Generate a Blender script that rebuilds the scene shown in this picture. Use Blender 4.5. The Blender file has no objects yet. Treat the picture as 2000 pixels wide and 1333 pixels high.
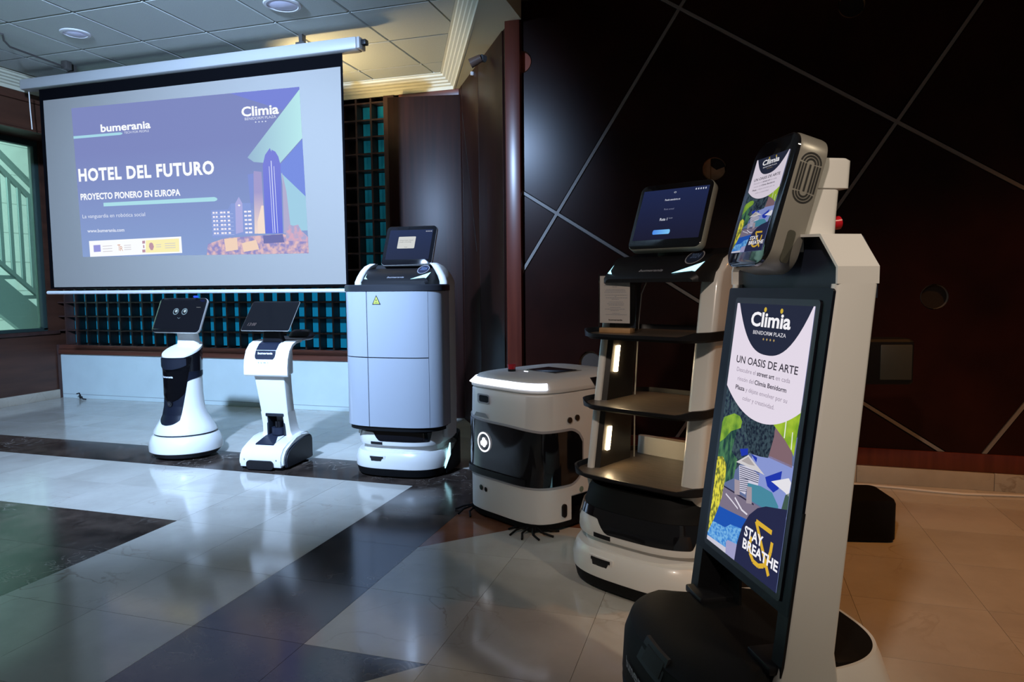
import bpy, bmesh, math, random
from mathutils import Vector, Matrix
random.seed(7)
S = bpy.context.scene
COL = S.collection
R = math.radians

# ------------------------------------------------------------------ camera, world, lights, exposure
S.view_settings.view_transform = 'Standard'
S.view_settings.look = 'None'
S.view_settings.exposure = 0.0
S.view_settings.gamma = 1.0
S.view_settings.use_curve_mapping = False

cam = bpy.data.cameras.new('camera')
cam.sensor_width = 36.0
cam.lens = 1363.83 / 2000 * 36.0
cam.clip_start = 0.05
camo = bpy.data.objects.new('camera', cam)
COL.objects.link(camo)
cr = Vector((0.9552968, 0.29552144, -0.0086665))
cu = Vector((-0.01473055, 0.07685389, 0.99693354))
cf = Vector((-0.29528129, 0.95223976, -0.07777147))
M = Matrix(((cr.x, cu.x, -cf.x, 0), (cr.y, cu.y, -cf.y, 0), (cr.z, cu.z, -cf.z, 1.0), (0, 0, 0, 1)))
camo.matrix_world = M
S.camera = camo

wld = bpy.data.worlds.new('world')
S.world = wld
wld.use_nodes = True
bgn = wld.node_tree.nodes['Background']
bgn.inputs[0].default_value = (0.95, 0.93, 0.88, 1)
bgn.inputs[1].default_value = 0.055


def light(name, kind, loc, aim, energy, color, size=0.1, spot=None, blend=0.5, spread=None):
    l = bpy.data.lights.new(name, kind)
    l.energy = energy
    l.color = color
    if kind == 'AREA':
        l.shape = 'DISK'
        l.size = size
        if spread: l.spread = R(spread)
    else:
        l.shadow_soft_size = size
    if kind == 'SPOT':
        l.spot_size = R(spot)
        l.spot_blend = blend
    o = bpy.data.objects.new(name, l)
    COL.objects.link(o)
    o.location = loc
    o.rotation_euler = (Vector(aim) - Vector(loc)).to_track_quat('-Z', 'Y').to_euler()
    return o


# ceiling projector throwing its spill on the stage
light('projector_light', 'SPOT', (-2.0, 1.0, 2.38), (-3.15, 3.87, 1.05), 1250, (0.44, 0.64, 1.0), 0.06, 98, 0.95)
# warm ceiling downlights over the right half of the hall (out of the frame), plus an added fill
light('downlight_lamp_right', 'SPOT', (1.55, 2.55, 2.62), (1.35, 2.75, 0), 95, (1.0, 0.38, 0.075), 0.06, 96, 0.9)
light('fill_lamp_front', 'SPOT', (-0.4, -0.8, 2.62), (0.0, 2.0, 0.88), 150, (1.0, 0.82, 0.68), 0.08, 36, 0.8)  # added fill lamp behind the camera, brightening the near robots
light('downlight_lamp_side', 'SPOT', (1.9, 0.5, 2.62), (0.25, 1.38, 0.75), 70, (1.0, 0.84, 0.62), 0.06, 30, 0.6)
# added unseen uplight behind the projection screen, warming the back ceiling
light('fill_uplight_back', 'SPOT', (-2.85, 4.12, 2.02), (-2.40, 4.36, 2.56), 42, (1.0, 0.72, 0.34), 0.08, 106, 0.6)
# daylight in the stairwell beyond the left window
light('stairwell_daylight', 'AREA', (-6.9, 3.6, 3.6), (-7.6, 6.0, 1.3), 520, (0.84, 1.0, 0.97), 1.6)

# ------------------------------------------------------------------ materials
MATS = {}


def nodes_of(name):
    m = bpy.data.materials.new(name)
    m.use_nodes = True
    nt = m.node_tree
    return m, nt, nt.nodes['Principled BSDF']


def mat(name, color, rough=0.4, metal=0.0, coat=0.0, spec=0.5, noise=0.0, nscale=40.0, bump=0.0, stretch=None):
    if name in MATS: return MATS[name]
    m, nt, b = nodes_of(name)
    b.inputs['Base Color'].default_value = (*color, 1)
    b.inputs['Roughness'].default_value = rough
    b.inputs['Metallic'].default_value = metal
    b.inputs['Coat Weight'].default_value = coat
    b.inputs['Specular IOR Level'].default_value = spec
    if noise or bump:
        tc = nt.nodes.new('ShaderNodeTexCoord')
        mp = nt.nodes.new('ShaderNodeMapping')
        nt.links.new(tc.outputs['Object'], mp.inputs[0])
        if stretch: mp.inputs['Scale'].default_value = stretch
        n = nt.nodes.new('ShaderNodeTexNoise')
        n.inputs['Scale'].default_value = nscale
        n.inputs['Detail'].default_value = 5
        nt.links.new(mp.outputs[0], n.inputs['Vector'])
        if noise:
            mr = nt.nodes.new('ShaderNodeMapRange')
            mr.inputs[1].default_value = 0.3; mr.inputs[2].default_value = 0.7
            mr.inputs[3].default_value = 1 - noise; mr.inputs[4].default_value = 1 + noise
            nt.links.new(n.outputs['Fac'], mr.inputs[0])
            mx = nt.nodes.new('ShaderNodeMix'); mx.data_type = 'RGBA'; mx.blend_type = 'MULTIPLY'
            mx.inputs[0].default_value = 1.0
            mx.inputs[6].default_value = (*color, 1)
            nt.links.new(mr.outputs[0], mx.inputs[7])
            nt.links.new(mx.outputs[2], b.inputs['Base Color'])
        if bump:
            bp = nt.nodes.new('ShaderNodeBump')
            bp.inputs['Strength'].default_value = bump
            bp.inputs['Distance'].default_value = 0.002
            nt.links.new(n.outputs['Fac'], bp.inputs['Height'])
            nt.links.new(bp.outputs[0], b.inputs['Normal'])
    MATS[name] = m
    return m


def srgb(r, g, b):
    f = lambda c: (c / 255 / 12.92) if c / 255 <= 0.04045 else ((c / 255 + 0.055) / 1.055) ** 2.4
    return (f(r), f(g), f(b))


def emit(name, color, strength=1.0, gloss=False):
    """glowing screen pixels or lamps; color is linear"""
    if name in MATS: return MATS[name]
    m, nt, b = nodes_of(name)
    b.inputs['Base Color'].default_value = (0.01, 0.01, 0.012, 1)
    b.inputs['Roughness'].default_value = 0.08
    b.inputs['Specular IOR Level'].default_value = 0.3 if gloss else 0.0
    if gloss: b.inputs['Base Color'].default_value = (0.003, 0.003, 0.004, 1)
    b.inputs['Emission Color'].default_value = (*color, 1)
    b.inputs['Emission Strength'].default_value = strength
    MATS[name] = m
    return m


def px(r, g, b, s=1.0):
    """screen pixel of an sRGB colour"""
    return emit('pixel_%d_%d_%d_%d' % (r, g, b, int(s * 100)), srgb(r, g, b), s)


def emit_noise(name, c1, c2, scale, stretch=(1, 1, 1), s=1.0, lo=0.4, hi=0.6):
    if name in MATS: return MATS[name]
    m, nt, b = nodes_of(name)
    b.inputs['Base Color'].default_value = (0.01, 0.01, 0.012, 1)
    b.inputs['Specular IOR Level'].default_value = 0.0
    tc = nt.nodes.new('ShaderNodeTexCoord'); mp = nt.nodes.new('ShaderNodeMapping')
    mp.inputs['Scale'].default_value = stretch
    n = nt.nodes.new('ShaderNodeTexNoise'); n.inputs['Scale'].default_value = scale; n.inputs['Detail'].default_value = 6
    cr_ = nt.nodes.new('ShaderNodeValToRGB')
    cr_.color_ramp.elements[0].position = lo; cr_.color_ramp.elements[0].color = (*c1, 1)
    cr_.color_ramp.elements[1].position = hi; cr_.color_ramp.elements[1].color = (*c2, 1)
    nt.links.new(tc.outputs['Object'], mp.inputs[0]); nt.links.new(mp.outputs[0], n.inputs['Vector'])
    nt.links.new(n.outputs['Fac'], cr_.inputs[0]); nt.links.new(cr_.outputs[0], b.inputs['Emission Color'])
    b.inputs['Emission Strength'].default_value = s
    MATS[name] = m
    return m


def gradient_emit(name, c1, c2, axis, lo, hi, s=1.0):
    m, nt, b = nodes_of(name)
    b.inputs['Base Color'].default_value = (0.01, 0.01, 0.012, 1); b.inputs['Specular IOR Level'].default_value = 0
    tc = nt.nodes.new('ShaderNodeTexCoord'); sp = nt.nodes.new('ShaderNodeSeparateXYZ')
    mr = nt.nodes.new('ShaderNodeMapRange'); mr.inputs[1].default_value = lo; mr.inputs[2].default_value = hi
    mx = nt.nodes.new('ShaderNodeMix'); mx.data_type = 'RGBA'; mx.inputs[6].default_value = (*c1, 1); mx.inputs[7].default_value = (*c2, 1)
    nt.links.new(tc.outputs['Object'], sp.inputs[0]); nt.links.new(sp.outputs[axis], mr.inputs[0])
    nt.links.new(mr.outputs[0], mx.inputs[0]); nt.links.new(mx.outputs[2], b.inputs['Emission Color'])
    b.inputs['Emission Strength'].default_value = s
    return m


def marble(name, c1, c2, cv, rough, vein=0.5, scale=3.0):
    m, nt, b = nodes_of(name)
    b.inputs['Roughness'].default_value = rough
    geo = nt.nodes.new('ShaderNodeNewGeometry')
    oi = nt.nodes.new('ShaderNodeObjectInfo')
    ad = nt.nodes.new('ShaderNodeVectorMath'); ad.operation = 'MULTIPLY_ADD'
    cmb = nt.nodes.new('ShaderNodeCombineXYZ')
    for i in range(3): nt.links.new(oi.outputs['Random'], cmb.inputs[i])
    ad.inputs[1].default_value = (9, 7, 5)
    nt.links.new(cmb.outputs[0], ad.inputs[0]); nt.links.new(geo.outputs['Position'], ad.inputs[2])
    n1 = nt.nodes.new('ShaderNodeTexNoise'); n1.inputs['Scale'].default_value = scale; n1.inputs['Detail'].default_value = 8
    n1.inputs['Roughness'].default_value = 0.62
    nt.links.new(ad.outputs[0], n1.inputs['Vector'])
    r1 = nt.nodes.new('ShaderNodeValToRGB')
    r1.color_ramp.elements[0].position = 0.35; r1.color_ramp.elements[0].color = (*c1, 1)
    r1.color_ramp.elements[1].position = 0.68; r1.color_ramp.elements[1].color = (*c2, 1)
    nt.links.new(n1.outputs['Fac'], r1.inputs[0])
    n2 = nt.nodes.new('ShaderNodeTexNoise'); n2.inputs['Scale'].default_value = scale * 1.6; n2.inputs['Detail'].default_value = 10
    n2.inputs['Distortion'].default_value = 0.8
    nt.links.new(ad.outputs[0], n2.inputs['Vector'])
    r2 = nt.nodes.new('ShaderNodeValToRGB')
    e = r2.color_ramp.elements
    e[0].position = 0.485; e[0].color = (0, 0, 0, 1)
    e[1].position = 0.5; e[1].color = (1, 1, 1, 1)
    e2 = e.new(0.515); e2.color = (0, 0, 0, 1)
    nt.links.new(n2.outputs['Fac'], r2.inputs[0])
    n3 = nt.nodes.new('ShaderNodeTexNoise'); n3.inputs['Scale'].default_value = 1.9
    nt.links.new(geo.outputs['Position'], n3.inputs['Vector'])
    r3 = nt.nodes.new('ShaderNodeMapRange'); r3.inputs[1].default_value = 0.5; r3.inputs[2].default_value = 0.7
    r3.inputs[3].default_value = 0.0; r3.inputs[4].default_value = vein
    nt.links.new(n3.outputs['Fac'], r3.inputs[0])
    mu = nt.nodes.new('ShaderNodeMath'); mu.operation = 'MULTIPLY'
    nt.links.new(r2.outputs[0], mu.inputs[0]); nt.links.new(r3.outputs[0], mu.inputs[1])
    mx = nt.nodes.new('ShaderNodeMix'); mx.data_type = 'RGBA'
    nt.links.new(mu.outputs[0], mx.inputs[0]); nt.links.new(r1.outputs[0], mx.inputs[6]); mx.inputs[7].default_value = (*cv, 1)
    hv = nt.nodes.new('ShaderNodeMapRange'); hv.inputs[3].default_value = 0.965; hv.inputs[4].default_value = 1.035
    nt.links.new(oi.outputs['Random'], hv.inputs[0])
    m2 = nt.nodes.new('ShaderNodeMix'); m2.data_type = 'RGBA'; m2.blend_type = 'MULTIPLY'; m2.inputs[0].default_value = 1
    nt.links.new(mx.outputs[2], m2.inputs[6]); nt.links.new(hv.outputs[0], m2.inputs[7])
    nt.links.new(m2.outputs[2], b.inputs['Base Color'])
    return m


def wood(name, c1, c2, rough, axis=(1, 1, 0.06), scale=28.0, coat=0.0, spec=0.5):
    m, nt, b = nodes_of(name)
    b.inputs['Roughness'].default_value = rough
    b.inputs['Coat Weight'].default_value = coat
    b.inputs['Coat Roughness'].default_value = 0.2
    b.inputs['Specular IOR Level'].default_value = spec
    tc = nt.nodes.new('ShaderNodeTexCoord'); mp = nt.nodes.new('ShaderNodeMapping')
    mp.inputs['Scale'].default_value = axis
    n = nt.nodes.new('ShaderNodeTexNoise'); n.inputs['Scale'].default_value = scale; n.inputs['Detail'].default_value = 7
    r = nt.nodes.new('ShaderNodeValToRGB')
    r.color_ramp.elements[0].position = 0.3; r.color_ramp.elements[0].color = (*c1, 1)
    r.color_ramp.elements[1].position = 0.7; r.color_ramp.elements[1].color = (*c2, 1)
    nt.links.new(tc.outputs['Object'], mp.inputs[0]); nt.links.new(mp.outputs[0], n.inputs['Vector'])
    nt.links.new(n.outputs['Fac'], r.inputs[0]); nt.links.new(r.outputs[0], b.inputs['Base Color'])
    return m


def glass(name, color, rough=0.02):
    m, nt, b = nodes_of(name)
    out = nt.nodes['Material Output']
    tr = nt.nodes.new('ShaderNodeBsdfTransparent'); tr.inputs[0].default_value = (*color, 1)
    gl = nt.nodes.new('ShaderNodeBsdfGlossy'); gl.inputs['Roughness'].default_value = rough
    fr = nt.nodes.new('ShaderNodeFresnel'); fr.inputs[0].default_value = 1.45
    mx = nt.nodes.new('ShaderNodeMixShader')
    nt.links.new(fr.outputs[0], mx.inputs[0]); nt.links.new(tr.outputs[0], mx.inputs[1]); nt.links.new(gl.outputs[0], mx.inputs[2])
    nt.links.new(mx.outputs[0], out.inputs[0])
    return m


WHITE = mat('white_plastic', (0.78, 0.77, 0.74), 0.28, coat=0.25)
PEARL = mat('pearl_grey_door', (0.37, 0.40, 0.45), 0.22, coat=0.3)
WHITE2 = mat('white_satin_plastic', (0.80, 0.79, 0.77), 0.4)
BLACK = mat('black_satin_plastic', (0.009, 0.009, 0.011), 0.42, spec=0.3)
BLACKM = mat('black_matte_plastic', (0.006, 0.006, 0.0065), 0.6, spec=0.15, bump=0.15, nscale=600)
BLACKG = mat('black_gloss_plastic', (0.006, 0.006, 0.008), 0.08, coat=0.4)
NAVY = mat('dark_blue_grey_plastic', (0.016, 0.020, 0.036), 0.4, spec=0.3)
NAVYG = mat('navy_gloss_bezel', (0.004, 0.005, 0.010), 0.3, spec=0.18)
GREY = mat('grey_plastic', (0.30, 0.30, 0.29), 0.4)
GREYD = mat('dark_grey_plastic', (0.06, 0.06, 0.06), 0.5)
SILVER = mat('silver_edge', (0.62, 0.60, 0.56), 0.3, metal=0.6)
RUBBER = mat('tray_rubber', (0.105, 0.078, 0.055), 0.34, noise=0.25, nscale=18, stretch=(1, 6, 1), bump=0.25)
RED = mat('red_button', (0.55, 0.01, 0.02), 0.25)
YELLOWST = mat('yellow_sticker', (0.60, 0.62, 0.10), 0.5)
PRINTB = mat('black_print', (0.012, 0.012, 0.012), 0.6)
PRINTW = mat('white_print', (0.85, 0.85, 0.88), 0.5)
PRINTG = mat('grey_print', (0.30, 0.30, 0.33), 0.5)
LED_WARM = emit('warm_light_bar', (1.0, 0.74, 0.42), 70)
LED_WHITE = emit('white_light_bar', (0.82, 0.86, 1.0), 2.4)
LED_CYAN = emit('cyan_light_bar', (0.42, 0.85, 1.0), 2.0)
LED_BLUE = emit('blue_indicator', (0.02, 0.08, 1.0), 1.5)

M_BEIGE = marble('polished_cream_marble', (0.47, 0.44, 0.385), (0.59, 0.56, 0.50), (0.24, 0.16, 0.09), 0.11, 0.55, 2.2)
M_DARK = marble('polished_dark_marble', (0.018, 0.013, 0.011), (0.085, 0.060, 0.047), (0.38, 0.33, 0.29), 0.15, 0.9, 6.0)
M_BROWN = marble('polished_brown_marble', (0.16, 0.062, 0.032), (0.26, 0.11, 0.06), (0.40, 0.26, 0.16), 0.08, 0.5, 4.0)
M_BASE = marble('cream_marble_skirting', (0.42, 0.36, 0.28), (0.52, 0.46, 0.37), (0.18, 0.13, 0.08), 0.25, 0.8, 3.0)
W_RIGHT = wood('mahogany_wall_panel', (0.012, 0.0032, 0.0022), (0.026, 0.0062, 0.0038), 0.27, (0.5, 1, 0.5), 6, 0.0, 0.15)
W_DOOR = wood('dark_mahogany_veneer', (0.010, 0.0032, 0.0024), (0.022, 0.0062, 0.0042), 0.40, (1.6, 1, 0.08), 24, 0.0, 0.2)
W_POST = wood('red_mahogany_post', (0.085, 0.016, 0.009), (0.13, 0.026, 0.013), 0.30, (1.6, 1, 0.08), 24, 0.0, 0.5)
W_TRIM = wood('red_mahogany_trim', (0.10, 0.030, 0.018), (0.17, 0.055, 0.032), 0.4, (0.08, 1, 1.6), 24)
W_LATT = wood('lattice_wood', (0.040, 0.018, 0.014), (0.075, 0.034, 0.027), 0.5, (1, 1, 0.2), 18)
W_SOFF = wood('dark_pelmet_wood', (0.05, 0.020, 0.012), (0.085, 0.034, 0.020), 0.45, (1, 0.1, 1), 14)
PLASTER = mat('light_blue_painted_panel', (0.66, 0.78, 0.78), 0.55, noise=0.03, nscale=6)
CEIL = mat('ceiling_tile', (0.47, 0.50, 0.46), 0.85, noise=0.06, nscale=160, bump=0.2)
CEILGRID = mat('ceiling_grid', (0.06, 0.055, 0.045), 0.7)
CROWN = mat('crown_moulding_paint', (0.60, 0.58, 0.44), 0.6)
STRIP = mat('grey_wall_strip', (0.20, 0.18, 0.165), 0.45)
HOLEWOOD = mat('orange_wood_in_hole', (0.34, 0.17, 0.075), 0.6, noise=0.2, nscale=30)
HOLEDARK = mat('dark_cavity', (0.008, 0.006, 0.006), 0.7)
SCREENM = mat('projection_fabric', (0.30, 0.275, 0.245), 0.9)
SCREENB = mat('black_screen_border', (0.004, 0.004, 0.005), 0.9, spec=0.0)
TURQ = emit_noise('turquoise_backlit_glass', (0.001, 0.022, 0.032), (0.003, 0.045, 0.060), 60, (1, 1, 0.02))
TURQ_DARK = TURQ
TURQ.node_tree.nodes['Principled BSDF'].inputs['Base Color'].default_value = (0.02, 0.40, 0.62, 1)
OUTWALL = mat('stairwell_wall', (0.72, 0.74, 0.72), 0.8, noise=0.05, nscale=8)
STAIR = mat('painted_steel', (0.15, 0.19, 0.19), 0.6)
WINGLASS = glass('teal_tinted_glass', (0.72, 0.90, 0.86))
ACRYL = glass('clear_acrylic', (0.92, 0.92, 0.92))
PAPER = mat('printed_paper', (0.50, 0.46, 0.44), 0.7)
OAK = mat('oak_block', (0.45, 0.26, 0.12), 0.5, noise=0.15, nscale=20)
CABLE = mat('white_cable', (0.75, 0.72, 0.66), 0.5)
LENS = mat('lamp_diffuser', (0.72, 0.70, 0.85), 0.5)


# ------------------------------------------------------------------ mesh helpers
def link(name, me, parent=None, loc=None):
    o = bpy.data.objects.new(name, me)
    COL.objects.link(o)
    if parent is not None: o.parent = parent
    if loc is not None: o.location = loc
    return o


def obj(name, bm, m, parent=None, smooth=35, loc=None):
    bmesh.ops.recalc_face_normals(bm, faces=bm.faces)
    me = bpy.data.meshes.new(name)
    bm.to_mesh(me); bm.free()
    me.materials.append(m)
    if smooth:
        for p in me.polygons: p.use_smooth = True
        me.set_sharp_from_angle(angle=R(smooth))
    return link(name, me, parent, loc)


def thing(name, label, cat, loc=(0, 0, 0), yaw=0, group=None):
    o = bpy.data.objects.new(name, None)
    COL.objects.link(o)
    o.location = loc; o.rotation_euler = (0, 0, R(yaw))
    o.empty_display_size = 0.1
    o['label'] = label; o['category'] = cat
    if group: o['group'] = group
    return o


def tag(o, label, cat, group=None):
    o['label'] = label; o['category'] = cat
    if group: o['group'] = group
    return o


def struct(o):
    o['kind'] = 'structure'
    return o


def box(bm, x0, x1, y0, y1, z0, z1, bev=0.0, seg=2, mtx=None):
    r = bmesh.ops.create_cube(bm, size=1.0)
    vs = r['verts']
    for v in vs:
        v.co = Vector((x0 + (v.co.x + .5) * (x1 - x0), y0 + (v.co.y + .5) * (y1 - y0), z0 + (v.co.z + .5) * (z1 - z0)))
    if bev:
        es = list({e for v in vs for e in v.link_edges})
        nb = bmesh.ops.bevel(bm, geom=es, offset=bev, segments=seg, affect='EDGES', profile=0.5)
        vs = list({v for f in nb['faces'] for v in f.verts} | {v for v in vs if v.is_valid})
    if mtx is not None:
        bmesh.ops.transform(bm, matrix=mtx, verts=[v for v in vs if v.is_valid])
    return bm


def B(*a, **k): return box(bmesh.new(), *a, **k)


def loft(bm, rings, cap0=True, cap1=True, closed=True):
    vr = [[bm.verts.new(p) for p in r] for r in rings]
    n = len(vr[0])
    for a, b in zip(vr[:-1], vr[1:]):
        for i in range(n if closed else n - 1):
            j = (i + 1) % n
            bm.faces.new((a[i], a[j], b[j], b[i]))
    if cap0: bm.faces.new(list(reversed(vr[0])))
    if cap1: bm.faces.new(vr[-1])
    return bm


def prism(bm, poly, z0, z1):
    return loft(bm, [[(x, y, z0) for x, y in poly], [(x, y, z1) for x, y in poly]])


def sgnp(c, e): return math.copysign(abs(c) ** e, c)


def plan(a, b, n=3.0, N=64, cx=0, cy=0, b2=None):
    """superellipse outline, starts at +x and goes round; b2 = half depth of the rear"""
    out = []
    for i in range(N):
        t = 2 * math.pi * i / N
        c, s = math.cos(t), math.sin(t)
        bb = b if s < 0 else (b2 or b)
        out.append((cx + a * sgnp(c, 2 / n), cy + bb * sgnp(s, 2 / n)))
    return out


def plan_at(t, a, b, n, cx=0, cy=0, b2=None):
    c, s = math.cos(t), math.sin(t)
    bb = b if s < 0 else (b2 or b)
    return cx + a * sgnp(c, 2 / n), cy + bb * sgnp(s, 2 / n)


def t_at_x(x, a, n, front=True):
    c = math.copysign(min(1, abs(x) / a) ** (n / 2), x)
    t = math.acos(max(-1, min(1, c)))
    return -t if front else t


def stack(bm, a, b, n, prof, N=64, cx=0, cy=0, b2=None, cap0=True, cap1=True):
    """prof = [(z, inset[, dy])]"""
    rings = []
    for p in prof:
        z, ins = p[0], p[1]
        dy = p[2] if len(p) > 2 else 0
        rings.append([(x, y, z) for x, y in plan(a - ins, b - ins, n, N, cx, cy + dy, None if b2 is None else b2 - ins)])
    return loft(bm, rings, cap0, cap1)


def band(bm, a, b, n, t0, t1, zb, zt, ins=0.0, thick=0.004, N=40, K=4, cx=0, cy=0, b2=None):
    """panel lying on a superellipse body between angles t0..t1; zb, zt, ins may be functions"""
    fz = lambda f, s: f(s) if callable(f) else f
    outer, inner = [], []
    for i in range(N + 1):
        s = i / N
        t = t0 + (t1 - t0) * s
        z0, z1 = fz(zb, s), fz(zt, s)
        co, ci = [], []
        for k in range(K + 1):
            z = z0 + (z1 - z0) * k / K
            d = ins(z) if callable(ins) else ins
            co.append((*plan_at(t, a - d + thick * .5, b - d + thick * .5, n, cx, cy, None if b2 is None else b2 - d + thick * .5), z))
            ci.append((*plan_at(t, a - d - thick * .5, b - d - thick * .5, n, cx, cy, None if b2 is None else b2 - d - thick * .5), z))
        outer.append([bm.verts.new(p) for p in co]); inner.append([bm.verts.new(p) for p in ci])
    for i in range(N):
        for k in range(K):
            bm.faces.new((outer[i][k], outer[i + 1][k], outer[i + 1][k + 1], outer[i][k + 1]))
            bm.faces.new((inner[i][k + 1], inner[i + 1][k + 1], inner[i + 1][k], inner[i][k]))
        bm.faces.new((outer[i][0], inner[i][0], inner[i + 1][0], outer[i + 1][0]))
        bm.faces.new((outer[i][K], outer[i + 1][K], inner[i + 1][K], inner[i][K]))
    for i in (0, N):
        for k in range(K):
            bm.faces.new((outer[i][k], outer[i][k + 1], inner[i][k + 1], inner[i][k]))
    return bm


def rrect(w, h, r, seg=6, cx=0, cy=0):
    pts = []
    for qx, qy, a0 in ((1, 1, 0), (-1, 1, 90), (-1, -1, 180), (1, -1, 270)):
        for i in range(seg + 1):
            a = R(a0 + 90 * i / seg)
            pts.append((cx + qx * (w / 2 - r) + r * math.cos(a), cy + qy * (h / 2 - r) + r * math.sin(a)))
    return pts


def circ(r, N=24, cx=0, cy=0): return [(cx + r * math.cos(2 * math.pi * i / N), cy + r * math.sin(2 * math.pi * i / N)) for i in range(N)]


def ell(rx, ry, N=28, cx=0, cy=0): return [(cx + rx * math.cos(2 * math.pi * i / N), cy + ry * math.sin(2 * math.pi * i / N)) for i in range(N)]


def cyl(bm, p0, p1, r, N=12, r2=None):
    p0, p1 = Vector(p0), Vector(p1)
    d = (p1 - p0).normalized()
    u = d.orthogonal().normalized(); w = d.cross(u)
    rr = r2 if r2 is not None else r
    ring = lambda p, q: [p + (u * math.cos(2 * math.pi * i / N) + w * math.sin(2 * math.pi * i / N)) * q for i in range(N)]
    return loft(bm, [ring(p0, r), ring(p1, rr)])


def tube(bm, pts, r, N=8):
    pts = [Vector(p) for p in pts]
    rings = []
    up = None
    for i, p in enumerate(pts):
        d = (pts[min(i + 1, len(pts) - 1)] - pts[max(i - 1, 0)]).normalized()
        if up is None: up = d.orthogonal().normalized()
        up = (up - d * up.dot(d)).normalized()
        w = d.cross(up)
        rings.append([p + (up * math.cos(2 * math.pi * k / N) + w * math.sin(2 * math.pi * k / N)) * r for k in range(N)])
    return loft(bm, rings)


def frame(c, yaw=0.0, tilt=0.0, roll=0.0):
    """plate frame in local robot space: r right, u up along the plate, n out of the face (towards -y at yaw 0)"""
    y, t = R(yaw), R(tilt)
    r = Vector((math.cos(y), math.sin(y), 0))
    n = Vector((math.sin(y) * math.cos(t), -math.cos(y) * math.cos(t), math.sin(t)))
    u = n.cross(r)
    if roll:
        q = Matrix.Rotation(R(roll), 3, n)
        r, u = q @ r, q @ u
    return Vector(c), r, u, n


def plate(bm, fr, poly, d0, d1):
    """extrude a 2-D poly (x right, y up) along the plate normal from d0 to d1"""
    c, r, u, n = fr
    return loft(bm, [[c + r * x + u * y + n * d0 for x, y in poly], [c + r * x + u * y + n * d1 for x, y in poly]])


def mapper(fr, w, h, d=0.0):
    """u 0..1 left-right, v 0..1 top-down"""
    c, r, up, n = fr
    return lambda u, v, k=0: c + r * ((u - .5) * w) + up * ((.5 - v) * h) + n * (d + 0.00009 * k)


def flat(bm, P, poly, k=1):
    vs = [bm.verts.new(P(u, v, k)) for u, v in poly]
    try:
        f = bm.faces.new(vs)
        if len(poly) > 4: bmesh.ops.triangulate(bm, faces=[f])
    except ValueError:
        pass
    return bm


def decal(name, P, polys, m, parent, k=1):
    def one(ps):
        bm = bmesh.new()
        for p in ps: flat(bm, P, p, k)
        bmesh.ops.remove_doubles(bm, verts=bm.verts, dist=1e-6)
        me = bpy.data.meshes.new(name)
        bm.to_mesh(me); bm.free()
        me.materials.append(m)
        return link(name, me, parent)
    if name in SPLIT and len(polys) > 1:
        return [one([p]) for p in polys][0]
    o = one(polys)
    if len(polys) > 1 and name in FINE: o['kind'] = 'stuff'
    return o


SPLIT = {'mural_blue', 'sponsor_mark', 'pillar', 'lounger', 'leaf_vein', 'parasol', 'street_facade', 'tower_light', 'gold_dot', 'front_sensor', 'sky_patch', 'tan_block', 'ampersand_piece'}
FINE = {'small_print', 'lit_window', 'sponsor_line', 'status_icon', 'star', 'stripe', 'balcony_edge', 'warning_symbol', 'logo_mark'}
_font = {}


def text2d(s, bold=0.0, space=1.0, slant=0.0):
    key = (s, bold, space, slant)
    if key in _font: return _font[key]
    cu_ = bpy.data.curves.new('txt', 'FONT')
    cu_.body = s; cu_.size = 1.0; cu_.resolution_u = 3; cu_.offset = bold; cu_.space_character = space; cu_.shear = slant
    o = bpy.data.objects.new('txt', cu_)
    COL.objects.link(o)
    dg = bpy.context.evaluated_depsgraph_get()
    me = bpy.data.meshes.new_from_object(o.evaluated_get(dg))
    vs = [(v.co.x, v.co.y) for v in me.vertices]
    fs = [tuple(p.vertices) for p in me.polygons]
    bpy.data.objects.remove(o); bpy.data.curves.remove(cu_); bpy.data.meshes.remove(me)
    xs = [v[0] for v in vs]; ys = [v[1] for v in vs]
    _font[key] = (vs, fs, min(xs), max(xs), min(ys), max(ys))
    return _font[key]


def words(name, P, items, m, parent, k=3):
    """items = [(text, u0, u1, vbase, vtop[, bold, space])]: fitted so that the text spans u0..u1 and a capital spans vbase..vtop"""
    V, F = [], []
    for it in items:
        s, u0, u1, vb, vt = it[:5]
        bold = it[5] if len(it) > 5 else 0.0
        sp = it[6] if len(it) > 6 else 1.0
        sl = it[7] if len(it) > 7 else 0.0
        vs, fs, x0, x1, y0, y1 = text2d(s, bold, sp, sl)
        cap = 0.73
        o = len(V)
        for x, y in vs:
            V.append(P(u0 + (x - x0) / (x1 - x0) * (u1 - u0), vb + (vt - vb) * y / cap, k))
        F += [tuple(i + o for i in f) for f in fs]
    me = bpy.data.meshes.new(name)
    me.from_pydata(V, [], F)
    me.materials.append(m)
    o = link(name, me, parent)
    o['kind'] = 'stuff'
    return o


def clip(poly, a, b, c):
    """keep the side a*x+b*y<=c"""
    out = []
    for i in range(len(poly)):
        p, q = poly[i], poly[(i + 1) % len(poly)]
        dp, dq = a * p[0] + b * p[1] - c, a * q[0] + b * q[1] - c
        if dp <= 0: out.append(p)
        if (dp < 0 < dq) or (dq < 0 < dp):
            s = dp / (dp - dq)
            out.append((p[0] + (q[0] - p[0]) * s, p[1] + (q[1] - p[1]) * s))
    return out


# ------------------------------------------------------------------ floor: polished marble slabs, module 0.38
MOD = 0.38
GX, GY = -1.51, 3.155            # one joint crossing
fl = struct(obj('floor', B(-6.4, 3.4, -3.0, 5.1, -0.06, -0.004), mat('floor_bed', (0.05, 0.045, 0.04), 0.8), None, 0))
_slabs = {}


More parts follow.
